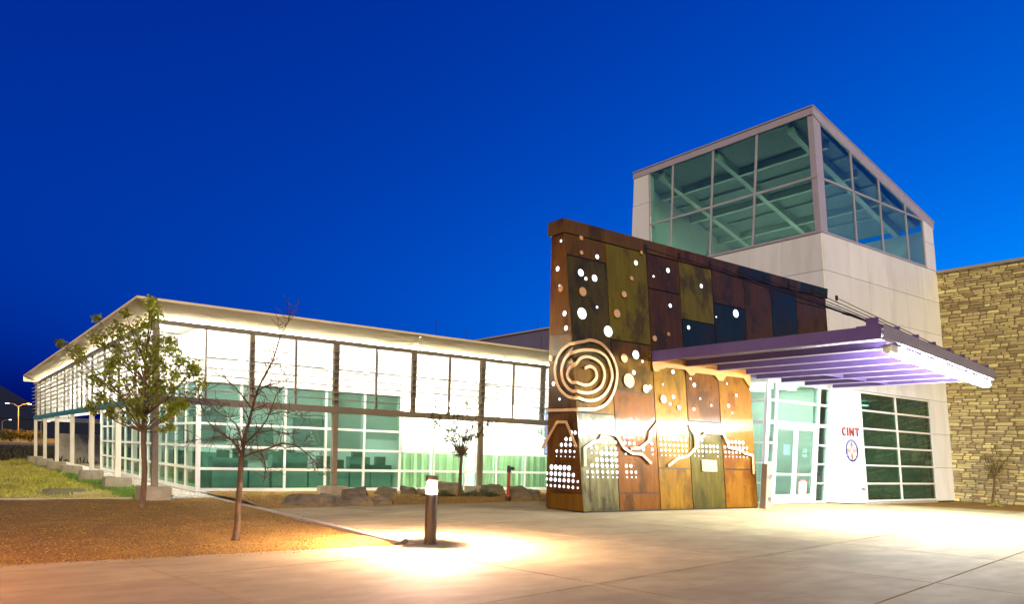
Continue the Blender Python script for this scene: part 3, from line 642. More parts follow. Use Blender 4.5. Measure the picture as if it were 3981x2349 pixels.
# roof slab following the slope
rfz = lambda x: roofz(x)
rr = MB()
rr.prism([(26.49,ty(14.9)-.05,14.995),(35.61,ty(12.3)-.05,12.385),(35.61,ty(12.3)-.05,12.02),(27.0,ty(14.5)-.05,14.46),(26.49,ty(14.72)-.05,14.70)], (0,.09,0))
rr.prism([(26.46,ty(14.9)-.07,15.04),(26.46,27.03,15.04),(35.63,27.03,12.42),(35.63,ty(12.3)-.07,12.42)], (0,0,-.04))
rr.prism([(26.50,ty(14.9)+.05,14.99),(26.50,27.0,14.99),(26.50,27.0,14.72),(26.50,ty(14.72)+.05,14.72)], (.08,0,0))
rt_ = rr.build('roof', M['mullion'], tower)
MB().prism([(26.6,17.8,14.72),(26.6,26.7,14.72),(35.3,26.7,12.24),(35.3,17.8,12.24)], (0,0,-.03)).build('ceiling', M['ceiling'], tower)
for y in (18.6, 22.2, 25.4): MB().bar((26.7,y,14.55),(35.2,y,12.1), .24, .34).build('roof_beam', M['beam'], tower)
for x in (28.2, 30.4, 32.6): MB().bar((x,17.9,roofz(x)-.42),(x,26.7,roofz(x)-.42), .18, .28).build('roof_beam', M['beam'], tower)
for x in (29.3, 31.5, 33.7): MB().bar((x,17.7,roofz(x)-.36),(x,26.7,roofz(x)-.36), .05, .09).build('purlin', M['beam'], tower)
for x in (26.9, 29.7, 32.4): pass
# lantern panes
def lpane(y0b, y1b, z0, y0t, y1t, z1):
    MB().prism([(26.56,y0b,z0),(26.56,y1b,z0),(26.56,y1t,z1),(26.56,y0t,z1)], (.012,0,0)).build('pane', M['glass_tower'], lf)
Lb = [17.16,20.01,22.19,24.45,25.62]; Lm = [17.44,20.035,22.23,24.49,25.78]; Lt = [17.74,20.06,22.27,24.53,25.97]
for i in range(4):
    lpane(Lb[i]+.04, Lb[i+1]-.04, 10.25, Lm[i]+.04, Lm[i+1]-.04, 12.28)
    lpane(Lm[i]+.04, Lm[i+1]-.04, 12.36, Lt[i]+.04, Lt[i+1]-.04, 14.74)
Rx = [26.96,29.03,31.07,33.16,34.62]
for i in range(4):
    a, c = Rx[i]+.035, Rx[i+1]-.035
    MB().prism([(a,ty(10.25),10.25),(c,ty(10.25),10.25),(c,ty(12.26),12.26),(a,ty(12.26),12.26)], (0,.012,0)).build('pane', M['glass_tower'], lf)
    za, zc = roofz(a)-.42, roofz(c)-.42
    if zc > 12.36: MB().prism([(a,ty(12.34),12.34),(c,ty(12.34),12.34),(c,ty(zc),zc),(a,ty(za),za)], (0,.012,0)).build('pane', M['glass_tower'], lf)
    else: MB().prism([(a,ty(12.34),12.34),(c-.2,ty(12.34),12.34),(a,ty(za),za)], (0,.012,0)).build('pane', M['glass_tower'], lf)
# lobby floor slab and a dim light low in the lantern
MB().box(26.85, 35.2, 17.3, 26.7, 4.4, 4.5).build('floor', M['whitewall'], tower)
M['lobby'] = emit('lobby_light', (1.0,0.98,0.84), 22)
for y in (19.5, 22.0, 24.5): MB().box(29.5, 33.0, y-.12, y+.12, 6.8, 6.9).build('lobby_light', M['lobby'], tower)
# big lower window
fr = MB(); wx = [28.36, 31.03, 33.92]; wz = [0.10, 0.76, 1.46, 2.16, 2.87, 3.57, 4.27]
for x in wx: fr.bar((x,ty(.08),.08),(x,ty(4.3),4.3), .075, .1, NF)
for z in wz: fr.bar((28.4,ty(z),z),(33.9,ty(z),z), .1, .07, (0,0,1))
wf = fr.build('window_frame', M['white'], tower)
for i in range(2):
    for j in range(6):
        MB().prism(face_quad(wx[i]+.038, wx[i+1]-.038, wz[j]+.036, wz[j+1]-.036), (0,.012,0)).build('pane', M['glass_dark'], wf)
MB().box(28.3, 35.2, 16.9, 21.0, -.05, .02).build('floor', M['floor_in'], tower)
MB().box(28.3, 35.2, 16.6, 21.0, 4.32, 4.38).build('ceiling', M['whitewall'], tower)
MB().box(28.2, 28.29, 16.3, 21.0, 0.02, 4.3).build('wall', M['whitewall'], tower)
MB().box(35.2, 35.3, 16.3, 21.0, 0.02, 4.3).build('wall', M['whitewall'], tower)
MB().box(28.3, 35.2, 20.9, 21.1, 0.02, 4.3).build('wall', M['cabinet'], tower)
M['room_fill'] = emit('room_fill_light', (0.7,1.0,0.85), 6.0)
MB().box(29.5, 33.5, 18.6, 18.8, 4.1, 4.15).build('ceiling_light', M['room_fill'], tower)  # unseen light, added to brighten the window panes from inside
MB().box(28.3, 33.95, 15.55, 15.75, -.09, .045).build('sill', M['kerb'], tower)

# ================================================================ stone clad wing at the right
stonew = thing('stone_wing', 'high wall clad in yellow-brown ledge stones at the right edge', 'wall', (36.5, 14.0, 0))
core = MB().box(35.615, 45, -12, 16.95, -0.1, 10.05).build('core_wall', M['mortar'], stonew)
MB().box(35.5, 45.1, -12.1, 17.0, 10.05, 10.17).build('coping', M['coping'], stonew)
rnd = random.Random(3)
SM = []
for k in range(8):
    b = MB(); q = []
    n = 8
    for i in range(n):
        a = 2*math.pi*(i+.5)/n
        ca, sa = math.cos(a), math.sin(a)
        e = 0.35
        px = math.copysign(abs(ca)**e, ca)*.5*rnd.uniform(.90,1.0); pz = math.copysign(abs(sa)**e, sa)*.5*rnd.uniform(.86,1.0)
        q.append((px, pz))
    for yy, s in ((0.5, 1.0), (-0.25, 1.0), (-0.5, 0.86)):
        for px, pz in q: b.v.append((yy*(1 if s == 1 else rnd.uniform(.8,1.1)), px*s, pz*s))
    for r in range(2):
        for i in range(n):
            b.f.append((r*n+i, r*n+(i+1)%n, (r+1)*n+(i+1)%n, (r+1)*n+i))
    b.f.append(tuple(2*n+i for i in range(n)))
    me = b.mesh('stone'); me.materials.append(M['stone']); SM.append(me)
stones = []
z = 0.0
while z < 10.02:
    h = rnd.choice((.075,.1,.12,.145,.175)); h = min(h, 10.05-z)
    y = 9.0-rnd.random()*.3
    while y < 16.95:
        L = rnd.uniform(.2,.66)*(0.75+h*2.6)
        zz0, hh = z, h
        sub = rnd.random()
        if sub < .38 and h > .11:
            stones.append((y, L, z, h*.5)); stones.append((y, L, z+h*.5, h*.5))
        else: stones.append((y, L, z, h))
        y += L
    z += h
def dist_vis(s): return 1 if (s[0] > 12.6 and s[0]+s[1] < 15.6+BT*s[2]+.1) else 0
vis = sorted([s for s in stones if dist_vis(s)], key=lambda s: -(s[1]*s[3]))
parts = set(id(s) for s in vis[:295])
rest = MB()
for s in stones:
    y, L, z, h = s
    ym = y+L/2
    if y > 15.6+BT*z+.25: continue
    me = SM[rnd.randrange(8)]; dep = rnd.uniform(.10,.135); sc = (dep, L-.007, h-.006); xo = 35.615+dep*.5-rnd.uniform(.015,.045)
    loc = (xo, ym, z+h/2); rx = rnd.uniform(-.03,.03)
    if id(s) in parts: put('stone', me, stonew, loc, sc, (rx, 0, 0))
    else:
        mt = Matrix.Translation(loc) @ Matrix.Rotation(rx, 4, 'X') @ Matrix.Diagonal((*sc, 1))
        rest.add([mt @ v.co for v in me.vertices], [tuple(p.vertices) for p in me.polygons])
tag(rest.build('stone_course', M['stone'], stonew), kind='stuff')

# ================================================================ steel mural wall
BM = 0.134
def my(z): return 15.05+BM*z
NM = Vector((0, -1, BM)).normalized()
def ex(z): return 13.45-0.02*z
mural = thing('steel_mural_wall', 'tall leaning patinated steel wall with spiral, mountain outline and lit dots', 'sculpture', (17, 15.8, 0))
def patina(name, base, streak, blot, rough=0.36, metal=0.3, bl=0.75):
    m = bpy.data.materials.new(name); m.use_nodes = True; t = m.node_tree; b = t.nodes['Principled BSDF']
    b.inputs['Metallic'].default_value = metal; b.inputs['Coat Weight'].default_value = 0.22; b.inputs['Coat Roughness'].default_value = 0.06; b.inputs['Specular IOR Level'].default_value = 0.08
    tc = node(t, 'ShaderNodeTexCoord'); oi = node(t, 'ShaderNodeObjectInfo')
    off = node(t, 'ShaderNodeVectorMath', operation='SCALE'); off.inputs[0].default_value = (7, 0, 3); t.links.new(oi.outputs['Random'], off.inputs['Scale'])
    ad = node(t, 'ShaderNodeVectorMath', operation='ADD'); t.links.new(tc.outputs['Object'], ad.inputs[0]); t.links.new(off.outputs[0], ad.inputs[1])
    def nz(sc, det):
        mp = node(t, 'ShaderNodeMapping'); mp.inputs['Scale'].default_value = sc; t.links.new(ad.outputs[0], mp.inputs['Vector'])
        n = node(t, 'ShaderNodeTexNoise'); n.inputs['Scale'].default_value = 1; n.inputs['Detail'].default_value = det; n.inputs['Roughness'].default_value = .62
        t.links.new(mp.outputs[0], n.inputs['Vector']); return n.outputs['Fac']
    def mr(src, a, c, lo=0, hi=1):
        n = node(t, 'ShaderNodeMapRange'); n.inputs[1].default_value = a; n.inputs[2].default_value = c; n.inputs[3].default_value = lo; n.inputs[4].default_value = hi
        t.links.new(src, n.inputs[0]); return n.outputs[0]
    s1 = nz((9,9,0.55), 6); s2 = nz((1.3,1.3,0.8), 6); s3 = nz((24,24,2.6), 4)
    m1 = node(t, 'ShaderNodeMix', data_type='RGBA'); m1.inputs[6].default_value = lin(base); m1.inputs[7].default_value = lin(streak); t.links.new(mr(s1, .40, .68), m1.inputs[0])
    m2 = node(t, 'ShaderNodeMix', data_type='RGBA'); m2.inputs[7].default_value = lin(blot); t.links.new(mr(s2, .50, .60, 0, bl), m2.inputs[0]); t.links.new(m1.outputs[2], m2.inputs[6])
    t.links.new(m2.outputs[2], b.inputs['Base Color'])
    t.links.new(mr(s1, .3, .7, rough-.05, rough+.12), b.inputs['Roughness'])
    bp = node(t, 'ShaderNodeBump'); bp.inputs['Strength'].default_value = .3; bp.inputs['Distance'].default_value = .02
    t.links.new(s3, bp.inputs['Height']); t.links.new(bp.outputs[0], b.inputs['Normal']); t.links.new(bp.outputs[0], b.inputs['Coat Normal'])
    return m
PM = dict(
    rust=patina('rust_patina', (0.099,0.034,0.004), (0.136,0.051,0.006), (0.039,0.017,0.004)),
    orange=patina('orange_patina', (0.159,0.059,0.005), (0.179,0.086,0.007), (0.090,0.025,0.003)),
    gold=patina('gold_patina', (0.145,0.068,0.006), (0.193,0.101,0.008), (0.069,0.034,0.006)),
    olive=patina('olive_patina', (0.139,0.107,0.003), (0.186,0.145,0.005), (0.049,0.032,0.006)),
    brown=patina('brown_patina', (0.112,0.054,0.006), (0.146,0.074,0.007), (0.042,0.025,0.005)),
    dark=patina('dark_patina', (0.058,0.046,0.009), (0.093,0.067,0.009), (0.023,0.023,0.009)),
    grey=patina('grey_steel_patina', (0.069,0.059,0.025), (0.138,0.114,0.044), (0.027,0.025,0.014), .3, .5),
    blue=patina('blue_black_patina', (0.012,0.026,0.029), (0.020,0.029,0.026), (0.029,0.020,0.012)),
    plum=patina('plum_patina', (0.076,0.034,0.006), (0.103,0.045,0.008), (0.030,0.023,0.011)))
# body: leaning front, upright back
def ring(x, z): return [(x, my(z)+.03, z), (x, 16.6, z)]
b = MB()
for x0, x1, z0, z1 in ((13.5,20.86,0.0,7.42),(20.87,25.6,4.46,7.42)):
    b.add([(x0 if x0 > 14 else ex(z0)+.03,my(z0)+.03,z0),(x1,my(z0)+.03,z0),(x1,16.6,z0),(x0 if x0 > 14 else ex(z0)+.03,16.6,z0),
           (x0 if x0 > 14 else ex(z1)+.03,my(z1)+.03,z1),(x1,my(z1)+.03,z1),(x1,16.6,z1),(x0 if x0 > 14 else ex(z1)+.03,16.6,z1)],
          [(0,3,2,1),(4,5,6,7),(0,1,5,4),(1,2,6,5),(2,3,7,6),(3,0,4,7)])
b.build('wall_core', M['blackmetal'], mural)
def mpanel(x0, x1, z0, z1, k, x0t=None):
    gq = 0.016
    a0 = ex(z0)+.006 if x0 is None else x0+gq; a1 = ex(z1)+.006 if x0 is None else x0+gq
    q = [Vector((a0,my(z0+gq),z0+gq)), Vector((x1-gq,my(z0+gq),z0+gq)), Vector((x1-gq,my(z1-gq),z1-gq)), Vector((a1,my(z1-gq),z1-gq))]
    MB().prism(q, -NM*.022).build('panel', PM[k], mural)
Xc = [None,14.77,16.38,17.77,19.28,20.88,22.3,23.75,25.62]
cols = [
 [(0.03,2.63,'grey'),(2.63,4.03,'brown'),(4.03,6.83,'dark'),(6.83,7.42,'brown')],
 [(0.03,0.50,'rust'),(0.50,3.32,'rust'),(3.32,4.72,'brown'),(4.72,7.42,'olive')],
 [(0.03,1.21,'gold'),(1.21,4.45,'gold'),(4.45,6.40,'plum'),(6.40,7.42,'plum')],
 [(0.03,2.63,'dark'),(2.63,4.45,'rust'),(4.45,5.68,'blue'),(5.68,7.42,'olive')],
 [(0.03,1.21,'orange'),(1.21,4.45,'orange'),(4.45,6.38,'blue'),(6.38,7.42,'plum')],
 [(4.47,7.42,'plum')],
 [(4.47,5.68,'plum'),(5.68,7.42,'blue')],
 [(4.47,7.05,'plum'),(7.05,7.42,'plum')]]
for i, cc in enumerate(cols):
    for z0, z1, k in cc: mpanel(Xc[i], Xc[i+1], z0, z1, k)
# end face panels
def epanel(z0, z1, k):
    gq = .008
    q = [(ex(z0),my(z0+gq)+.01,z0+gq),(ex(z1),my(z1-gq)+.01,z1-gq),(ex(z1),16.6,z1-gq),(ex(z0),16.6,z0+gq)]
    MB().prism(q, (.022,0,0)).build('panel', PM[k], mural)
for z0, z1, k in ((0.03,.48,'brown'),(.48,3.33,'rust'),(3.33,4.74,'brown'),(4.74,7.42,'orange')): epanel(z0, z1, k)
# cap in lengths
cx = [13.22,15.4,17.2,18.9,20.6,22.3,24.0,25.68]
for i in range(7):
    x0, x1 = cx[i]+.003, cx[i+1]-.003
    MB().prism([(x0,my(7.42)-.03,7.425),(x0,my(7.42)-.03,7.78),(x0,16.66,7.78),(x0,16.66,7.425)], (x1-x0,0,0)).build('cap', PM[('brown','brown','rust','plum','blue','plum','blue')[i]], mural)
# raised discs and lit holes
M['hole'] = emit('lit_hole', (0.86,0.93,1.0), 3.2)
CYL = MB().lathe((0,0,0), [(1,-.5),(1,.5)], 20).mesh('disc')
def disc_mesh(name, m):
    me = CYL.copy(); me.name = name; me.materials.clear(); me.materials.append(m); return me
DH, DD, DR = disc_mesh('lit_hole', M['hole']), disc_mesh('copper_disc', M['copper']), disc_mesh('hole_rim', M['blackmetal'])
tilt = math.pi/2+math.atan(BM)*-1
rotF = NM.to_track_quat('Z', 'Y').to_euler(); rotE = Vector((-1,0,-.02)).normalized().to_track_quat('Z', 'Y').to_euler()
NE = Vector((-1,0,-.02)).normalized()
for x, z, r in M_FH:
    p = Vector((x, my(z), z))+NM*.0015
    put('lit_hole', DH, mural, p, (r, r, .006), rotF)
for x, z, r in M_FD:
    p = Vector((x, my(z), z))+NM*.045
    put('copper_disc', DD, mural, p, (r, r, .012), rotF)
    put('disc_stud', DR, mural, Vector((x, my(z), z))+NM*.018, (r*.3, r*.3, .04), rotF)
for y, z, r in M_EH: put('lit_hole', DH, mural, Vector((ex(z), y, z))+NE*.0015, (r, r, .006), rotE)
for y, z, r in M_ED:
    put('copper_disc', DD, mural, Vector((ex(z), y, z))+NE*.045, (r, r, .012), rotE)
    put('disc_stud', DR, mural, Vector((ex(z), y, z))+NE*.018, (r*.3, r*.3, .04), rotE)
# ribbons: mountain outlines and the spiral, standing off the face
def unf(s, z, off):
    """s>0 along the front face from the corner, s<0 along the end face"""
    if s >= 0: return Vector((ex(z)+s, my(z), z))+NM*off
    return Vector((ex(z), my(z)-s, z))+NE*off
def smooth_path(p, n):
    out = []
    for i in range(len(p)-1):
        p0 = p[max(i-1,0)]; p1 = p[i]; p2 = p[i+1]; p3 = p[min(i+2,len(p)-1)]
        for k in range(n):
            t = k/n
            out.append(tuple(0.5*((2*p1[c])+(-p0[c]+p2[c])*t+(2*p0[c]-5*p1[c]+4*p2[c]-p3[c])*t*t+(-p0[c]+3*p1[c]-3*p2[c]+p3[c])*t**3) for c in range(2)))
    out.append(p[-1]); return out
def ribbon(name, pts, w, f, m, lo=.05, hi=.072):
    """flat bar with mitred corners following pts (2-d), lifted to the face by f(s,z,offset)"""
    P = [Vector(p) for p in pts]; n = len(P); b = MB()
    for i in range(n):
        d0 = (P[i]-P[max(i-1,0)]); d1 = (P[min(i+1,n-1)]-P[i])
        d0 = d0.normalized() if d0.length else d1.normalized(); d1 = d1.normalized() if d1.length else d0
        t = (d0+d1).normalized() if (d0+d1).length > .1 else d0
        nn = Vector((-t.y, t.x)); k = w/2/max(.5, abs(nn.dot(Vector((-d0.y, d0.x)))))
        for s, o2 in ((1,lo),(-1,lo),(-1,hi),(1,hi)):
            q = P[i]+nn*k*s; b.v.append(tuple(f(q.x, q.y, o2)))
    for i in range(n-1):
        for k in range(4):
            b.f.append((4*i+k, 4*i+(k+1)%4, 4*i+4+(k+1)%4, 4*i+4+k))
    b.f.append((0,1,2,3)); b.f.append((4*n-4,4*n-3,4*n-2,4*n-1))
    return b.build(name, m, mural)
fF = lambda s, z, of: Vector((s, my(z), z))+NM*of
fE = lambda s, z, of: Vector((ex(z), s, z))+NE*of
ribbon('mountain_outline', M_ridgeE, .075, fE, M['copper'])
for rdg in (M_ridge1, M_ridge2, M_ridge3): ribbon('mountain_outline', rdg, .075, fF, M['copper'])
sp = smooth_path(M_spiral[2:], 5); sp = [M_spiral[0], (-.55,2.70), M_spiral[1], (.3,2.715)]+sp
# keep a vertex exactly at the corner where the ribbon folds
sp2 = [sp[0]]
for a, c in zip(sp, sp[1:]):
    if a[0]*c[0] < 0:
        t = a[0]/(a[0]-c[0]); sp2.append((0.0, a[1]+(c[1]-a[1])*t))
    sp2.append(c)
ribbon('spiral', sp2, .078, unf, M['copper'])
# cut-out cloud band under the canopy
band = [(16.326,4.405),(16.317,4.12),(16.361,3.963),(16.545,3.98),(16.658,4.06),(16.781,4.071),(16.883,4.121),(17.713,4.134),(17.88,3.985),(18.062,3.99),(18.175,4.081),(19.062,4.075),(19.214,3.937),(19.437,3.937),(19.594,4.106),(20.46,4.112),(20.691,3.889),(20.80,3.80),(20.82,4.40)]
MB().prism([Vector((x, my(z), z))+NM*.05 for x, z in band], NM*.02).build('cloud_band', M['band'], mural)
pq = MB().prism([Vector((x, my(z), z))+NM*.012 for x, z in ((18.22,1.13),(18.92,1.13),(18.92,1.48),(18.22,1.48))], NM*.03).build('plaque', M['plaque'], mural, bevel=.006)

# ================================================================ canopy
can = thing('entrance_canopy', 'purple steel entrance canopy hung on rods with slanted front edge', 'canopy', (21, 13, 0))
def fy(x): return 8.8+0.178*(x-16.38)
BX = [16.38,17.79,19.2,20.61,22.02,23.43,24.84,26.2]
for i, x in enumerate(BX):
    y1 = 15.56 if x < 20.9 else (16.2 if x < 26 else 15.95)
    b = MB(); yf = fy(x)+.05
    if i == 0:
        b.box(x-.09, x-.075, yf, y1, 4.26, 4.545); b.box(x-.075, x+.04, yf, y1, 4.26, 4.275); b.box(x-.075, x+.04, yf, y1, 4.53, 4.545)
    else:
        b.box(x-.006, x+.006, yf, y1, 4.255, 4.435)
    bo = b.build('beam', M['purple'], can)
    if i: MB().box(x-.06, x+.06, yf, y1, 4.24, 4.255).box(x-.06, x+.06, yf, y1, 4.435, 4.447).build('flange', M['deck'], bo)  # flanges take the pale deck colour to stand for light on their undersides
b = MB(); b.bar((16.29,fy(16.29),4.405),(26.3,fy(26.3),4.405), .02, .28); b.bar((16.31,fy(16.31)+.06,4.273),(26.3,fy(26.3)+.06,4.273), .12, .015)
b.build('edge_beam', M['edge'], can)
b = MB(); pitch = .22; y = 8.9; prof = []
while y < 15.9:
    prof += [(y,4.45),(y+.06,4.45),(y+.08,4.52),(y+.18,4.52),(y+.20,4.45)]; y += pitch
for k in range(len(prof)):
    yy, zz = prof[k]
    xa = 16.3; xb = 26.25
    # the far corner of the deck is cut along the slanted front edge
    lim = 16.38+(yy-8.82)/0.178
    xb = min(26.25, max(xa+.02, lim)); b.v += [(xa, yy, zz), (xb, yy, zz)]
for k in range(len(prof)-1): b.f.append((2*k, 2*k+1, 2*k+3, 2*k+2))
b.build('deck', M['deck'], can)
for i in range(len(BX)-1):
    x0, x1 = BX[i]+.01, BX[i+1]-.01
    MB().box(x0, x1, 13.9, 13.95, 4.28, 4.42).build('cross_brace', M['purple'], can) if i > 3 else None
MB().box(20.95, 26.3, 16.24, 16.29, 4.32, 4.44).build('wall_channel', M['purple'], can)
AN = [16.31,17.75,19.16,20.56,21.95,23.33,24.76]
for i, x in enumerate(AN+[27.2]):
    if i < 7: a = Vector((x, my(7.55)-.05, 7.55))
    else: a = Vector((27.2, ty(7.75)-.06, 7.75))
    e = Vector((BX[i], fy(BX[i])+.33, 4.66))
    rd = MB().tube([a, e], .014, 6).build('cable', M['rod'], can)
    tq = a.lerp(e, .82); dq = (e-a).normalized()
    MB().tube([tq-dq*.09, tq+dq*.09], .026, 8).build('turnbuckle', M['rod'], rd)
    MB().box(BX[i]-.018, BX[i]+.018, e.y-.16, e.y+.12, 4.546, 4.74).build('lug', M['purple'], can, bevel=.01)
    if i == 0: MB().box(BX[i]-.09, BX[i]+.06, e.y-.26, e.y+.3, 4.546, 4.566).build('lug_plate', M['purple'], can)
    if i < 7:
        MB().box(x-.05, x+.05, a.y-.02, a.y+.08, 7.46, 7.66).build('anchor', M['blackmetal'], can)
    else: MB().box(x-.05, x+.05, a.y-.02, a.y+.10, 7.66, 7.84).build('anchor', M['rod'], can)
# the long lamp under the front edge
lampf = thing('canopy_light', 'long white fluorescent lamp under the front edge of the purple canopy', 'lamp', (21, fy(21)+.3, 4.1))
M['tube'] = emit('fluorescent_tube', (0.93,0.97,1.0), 440)
p0 = Vector((17.0, fy(17.0)+.17, 0)); p1 = Vector((26.1, fy(26.1)+.17, 0))
MB().bar(p0+Vector((0,0,4.215)), p1+Vector((0,0,4.215)), .19, .045).build('housing', M['white'], lampf, bevel=.008)
MB().bar(p0+Vector((.5,.09,4.112)), p1+Vector((-.05,-.01,4.112)), .2, .155).build('tube', M['tube'], lampf)
MB().bar(p0+Vector((.0,0,4.125)), p0+Vector((.48,.085,4.125)), .2, .13).build('end_cover', M['white'], lampf)
for x in BX[1:-1]: MB().box(x-.02, x+.02, fy(x)+.12, fy(x)+.22, 4.2385, 4.2395).build('hanger', M['steel'], lampf)

# ================================================================ glazed vestibule with the entrance doors
ves = thing('entrance_vestibule', 'glazed entrance vestibule with white frames and double doors below the canopy', 'entrance', (24.5, 16.4, 0))
VY = 16.3; VX0, VX1 = 22.8, 26.6
fr = MB()
vz = [(0.02,.08),(.70,.77),(1.41,1.48),(2.11,2.18),(2.80,2.92),(3.58,3.66),(4.22,4.31)]
for x0, x1 in ((22.75,22.91),(23.20,23.33),(25.80,25.92),(26.52,26.62)): fr.box(x0, x1, VY-.07, VY+.07, 0, 4.31)
for z0, z1 in vz:
    fr.box(22.91, 23.20, VY-.065, VY+.065, z0, z1); fr.box(25.92, 26.52, VY-.065, VY+.065, z0, z1)
for z0, z1 in vz[4:]: fr.box(23.33, 25.80, VY-.065, VY+.065, z0, z1)
for y in (18.3, 20.2): fr.box(VX0-.06, VX0+.06, y-.05, y+.05, 0, 4.31)
for z0, z1 in vz: fr.box(VX0-.058, VX0+.058, VY+.07, 20.15, z0, z1)
vf = fr.build('frame', M['white'], ves)
for i in range(len(vz)-1):
    z0, z1 = vz[i][1]+.001, vz[i+1][0]-.001
    MB().box(22.911, 23.199, VY-.006, VY+.006, z0, z1).build('pane', M['glass_clear'], vf)
    MB().box(25.921, 26.519, VY-.006, VY+.006, z0, z1).build('pane', M['glass_clear'], vf)
    if i >= 4: MB().box(23.331, 25.799, VY-.006, VY+.006, z0, z1).build('pane', M['glass_clear'], vf)
    MB().box(VX0-.006, VX0+.006, VY+.071, 18.249, z0, z1).build('pane', M['glass_clear'], vf)
    MB().box(VX0-.006, VX0+.006, 18.351, 20.149, z0, z1).build('pane', M['glass_clear'], vf)
for x0, x1, hx in ((23.34,24.56,24.42),(24.575,25.79,24.72)):
    d = MB(); d.box(x0, x0+.13, VY-.025, VY+.025, .02, 2.79); d.box(x1-.13, x1, VY-.025, VY+.025, .02, 2.79)
    d.box(x0+.13, x1-.13, VY-.025, VY+.025, .02, .33); d.box(x0+.13, x1-.13, VY-.025, VY+.025, 2.65, 2.79); d.box(x0+.13, x1-.13, VY-.02, VY+.02, 1.02, 1.09)
    dr = d.build('door', M['white'], ves)
    MB().box(x0+.131, x1-.131, VY-.005, VY+.005, .331, 2.649).build('pane', M['glass_clear'], dr)
    MB().tube([(hx,VY-.03,.85),(hx,VY-.10,.87),(hx,VY-.10,1.32),(hx,VY-.03,1.34)], .014, 8).build('handle', M['steel'], dr, smooth=True)
nt_ = MB().box(24.86, 25.36, VY-.034, VY-.028, .36, .88).build('notice', M['paper'], ves)
MB().box(24.86, 25.36, VY-.038, VY-.0345, .79, .88).build('notice_header', M['redpaper'], nt_)
for k in range(6): MB().box(24.96+k*.055, 25.0+k*.055, VY-.0405, VY-.0385, .822, .845).build('header_print', M['paper'], nt_)
for q in ((24.855,24.87,.36,.88),(25.35,25.365,.36,.88),(24.87,25.35,.352,.366)):
    MB().box(q[0], q[1], VY-.041, VY-.0345, q[2], q[3]).build('notice_edge', M['redpaper'], nt_)
MB().box(23.95, 24.3, VY+.03, VY+.036, 1.75, 2.1).build('notice', M['paper'], ves)
n2 = MB().box(25.1, 25.38, VY+.03, VY+.036, 1.70, 1.98).build('notice', M['paper'], ves)
MB().box(25.13, 25.35, VY+.0285, VY+.0298, 1.80, 1.83).build('notice_line', M['navy'], n2)
for z in (1.10, .42): MB().tube([(26.2,VY+.05,z),(26.2,VY+.09,z)], .09, 16).build('push_plate', M['blackmetal'], ves)
MB().box(22.86, 26.55, VY+.08, 20.4, -.05, .012).build('floor', M['floor_in'], ves)
MB().box(22.7, 26.6, VY-.075, 20.4, 4.312, 4.40).build('roof', M['white'], ves)
MB().box(22.87, 26.55, 20.2, 20.3, .02, 4.3).build('wall', M['whitewall'], ves)
MB().box(26.5, 26.58, 16.9, 20.19, .02, 4.3).build('wall', M['whitewall'], ves)
# inner doors
fr = MB()
for x in (23.3, 24.4, 25.5): fr.box(x-.06, x+.06, 19.2, 19.3, .02, 2.9)
fr.box(23.24, 25.56, 19.2, 19.3, 2.9, 3.0); fr.box(23.24, 25.56, 19.2, 19.3, 1.0, 1.1)
fr.build('inner_door_frame', M['white'], ves)
MB().box(23.36, 24.34, 19.24, 19.25, .05, 2.88).build('pane', M['glass_dark'], ves); MB().box(24.46, 25.44, 19.24, 19.25, .05, 2.88).build('pane', M['glass_dark'], ves)
M['vlight'] = emit('vestibule_light', (0.94,1.0,0.88), 38)
for y in (17.3, 18.6): MB().box(23.6, 25.8, y-.12, y+.12, 4.20, 4.24).build('ceiling_light', M['vlight'], ves)

# push-button post in front of the doors
pp = thing('push_button_post', 'square metal post with two round push plates beside the entrance doors', 'post', (20.98, 14.86, 0))
bd = MB().box(-.13, .13, -.13, .13, 0, 1.42).mesh('body', bevel=.012); bd.materials.append(M['steel_tan'])
put('body', bd, pp, (20.98,14.86,0), (1,1,1), (0,0,math.radians(-12)))
for z in (1.02, .32):
    c = Vector((20.98,14.86,z)); d = Vector((math.sin(math.radians(-12)), -math.cos(math.radians(-12)), 0))
    c = c+Vector((math.cos(math.radians(-12)), math.sin(math.radians(-12)), 0))*.02
    MB().tube([c+d*.131, c+d*.15], .075, 20).build('push_plate', M['steel'], pp)

# ================================================================ sign on the pier
def onface(x, z, of): return Vector((x, ty(z), z))+NF*of
sign = thing('building_sign', 'rust-red letters C I N T mounted on the white pier beside the window', 'sign', (27.5, 15.9, 2.5))
def letter(polys):
    b = MB()
    for p in polys: b.prism([onface(x, z, .03) for x, z in p], NF*.03)
    b.build('letter', M['redsign'], sign)
zb, zt, st = 2.53, 2.85, .085
cxx, czz, R1, R2 = 27.065, 2.69, .165, .088
arc = [math.radians(a) for a in range(46, 316, 12)]
letter([[(cxx+R1*.92*math.cos(a), czz+R1*math.sin(a)) for a in arc]+[(cxx+.015+R2*.9*math.cos(a), czz+R2*1.1*math.sin(a)) for a in reversed(arc)]])
letter([[(27.265,zb),(27.335,zb),(27.335,zt),(27.265,zt)]])
letter([[(27.435,zb),(27.492,zb),(27.492,zt),(27.435,zt)],[(27.493,zt),(27.493,zt-.10),(27.667,zb),(27.667,zb+.10)],[(27.668,zb),(27.725,zb),(27.725,zt),(27.668,zt)]])
letter([[(27.82,zt-.07),(28.11,zt-.07),(28.11,zt),(27.82,zt)],[(27.93,zb),(28.0,zb),(28.0,zt-.071),(27.93,zt-.071)]])
em = thing('round_emblem', 'round navy-rimmed emblem with peach sun rays below the red letters', 'emblem', (27.52, 15.87, 1.99))
ec, ez = 27.52, 1.99
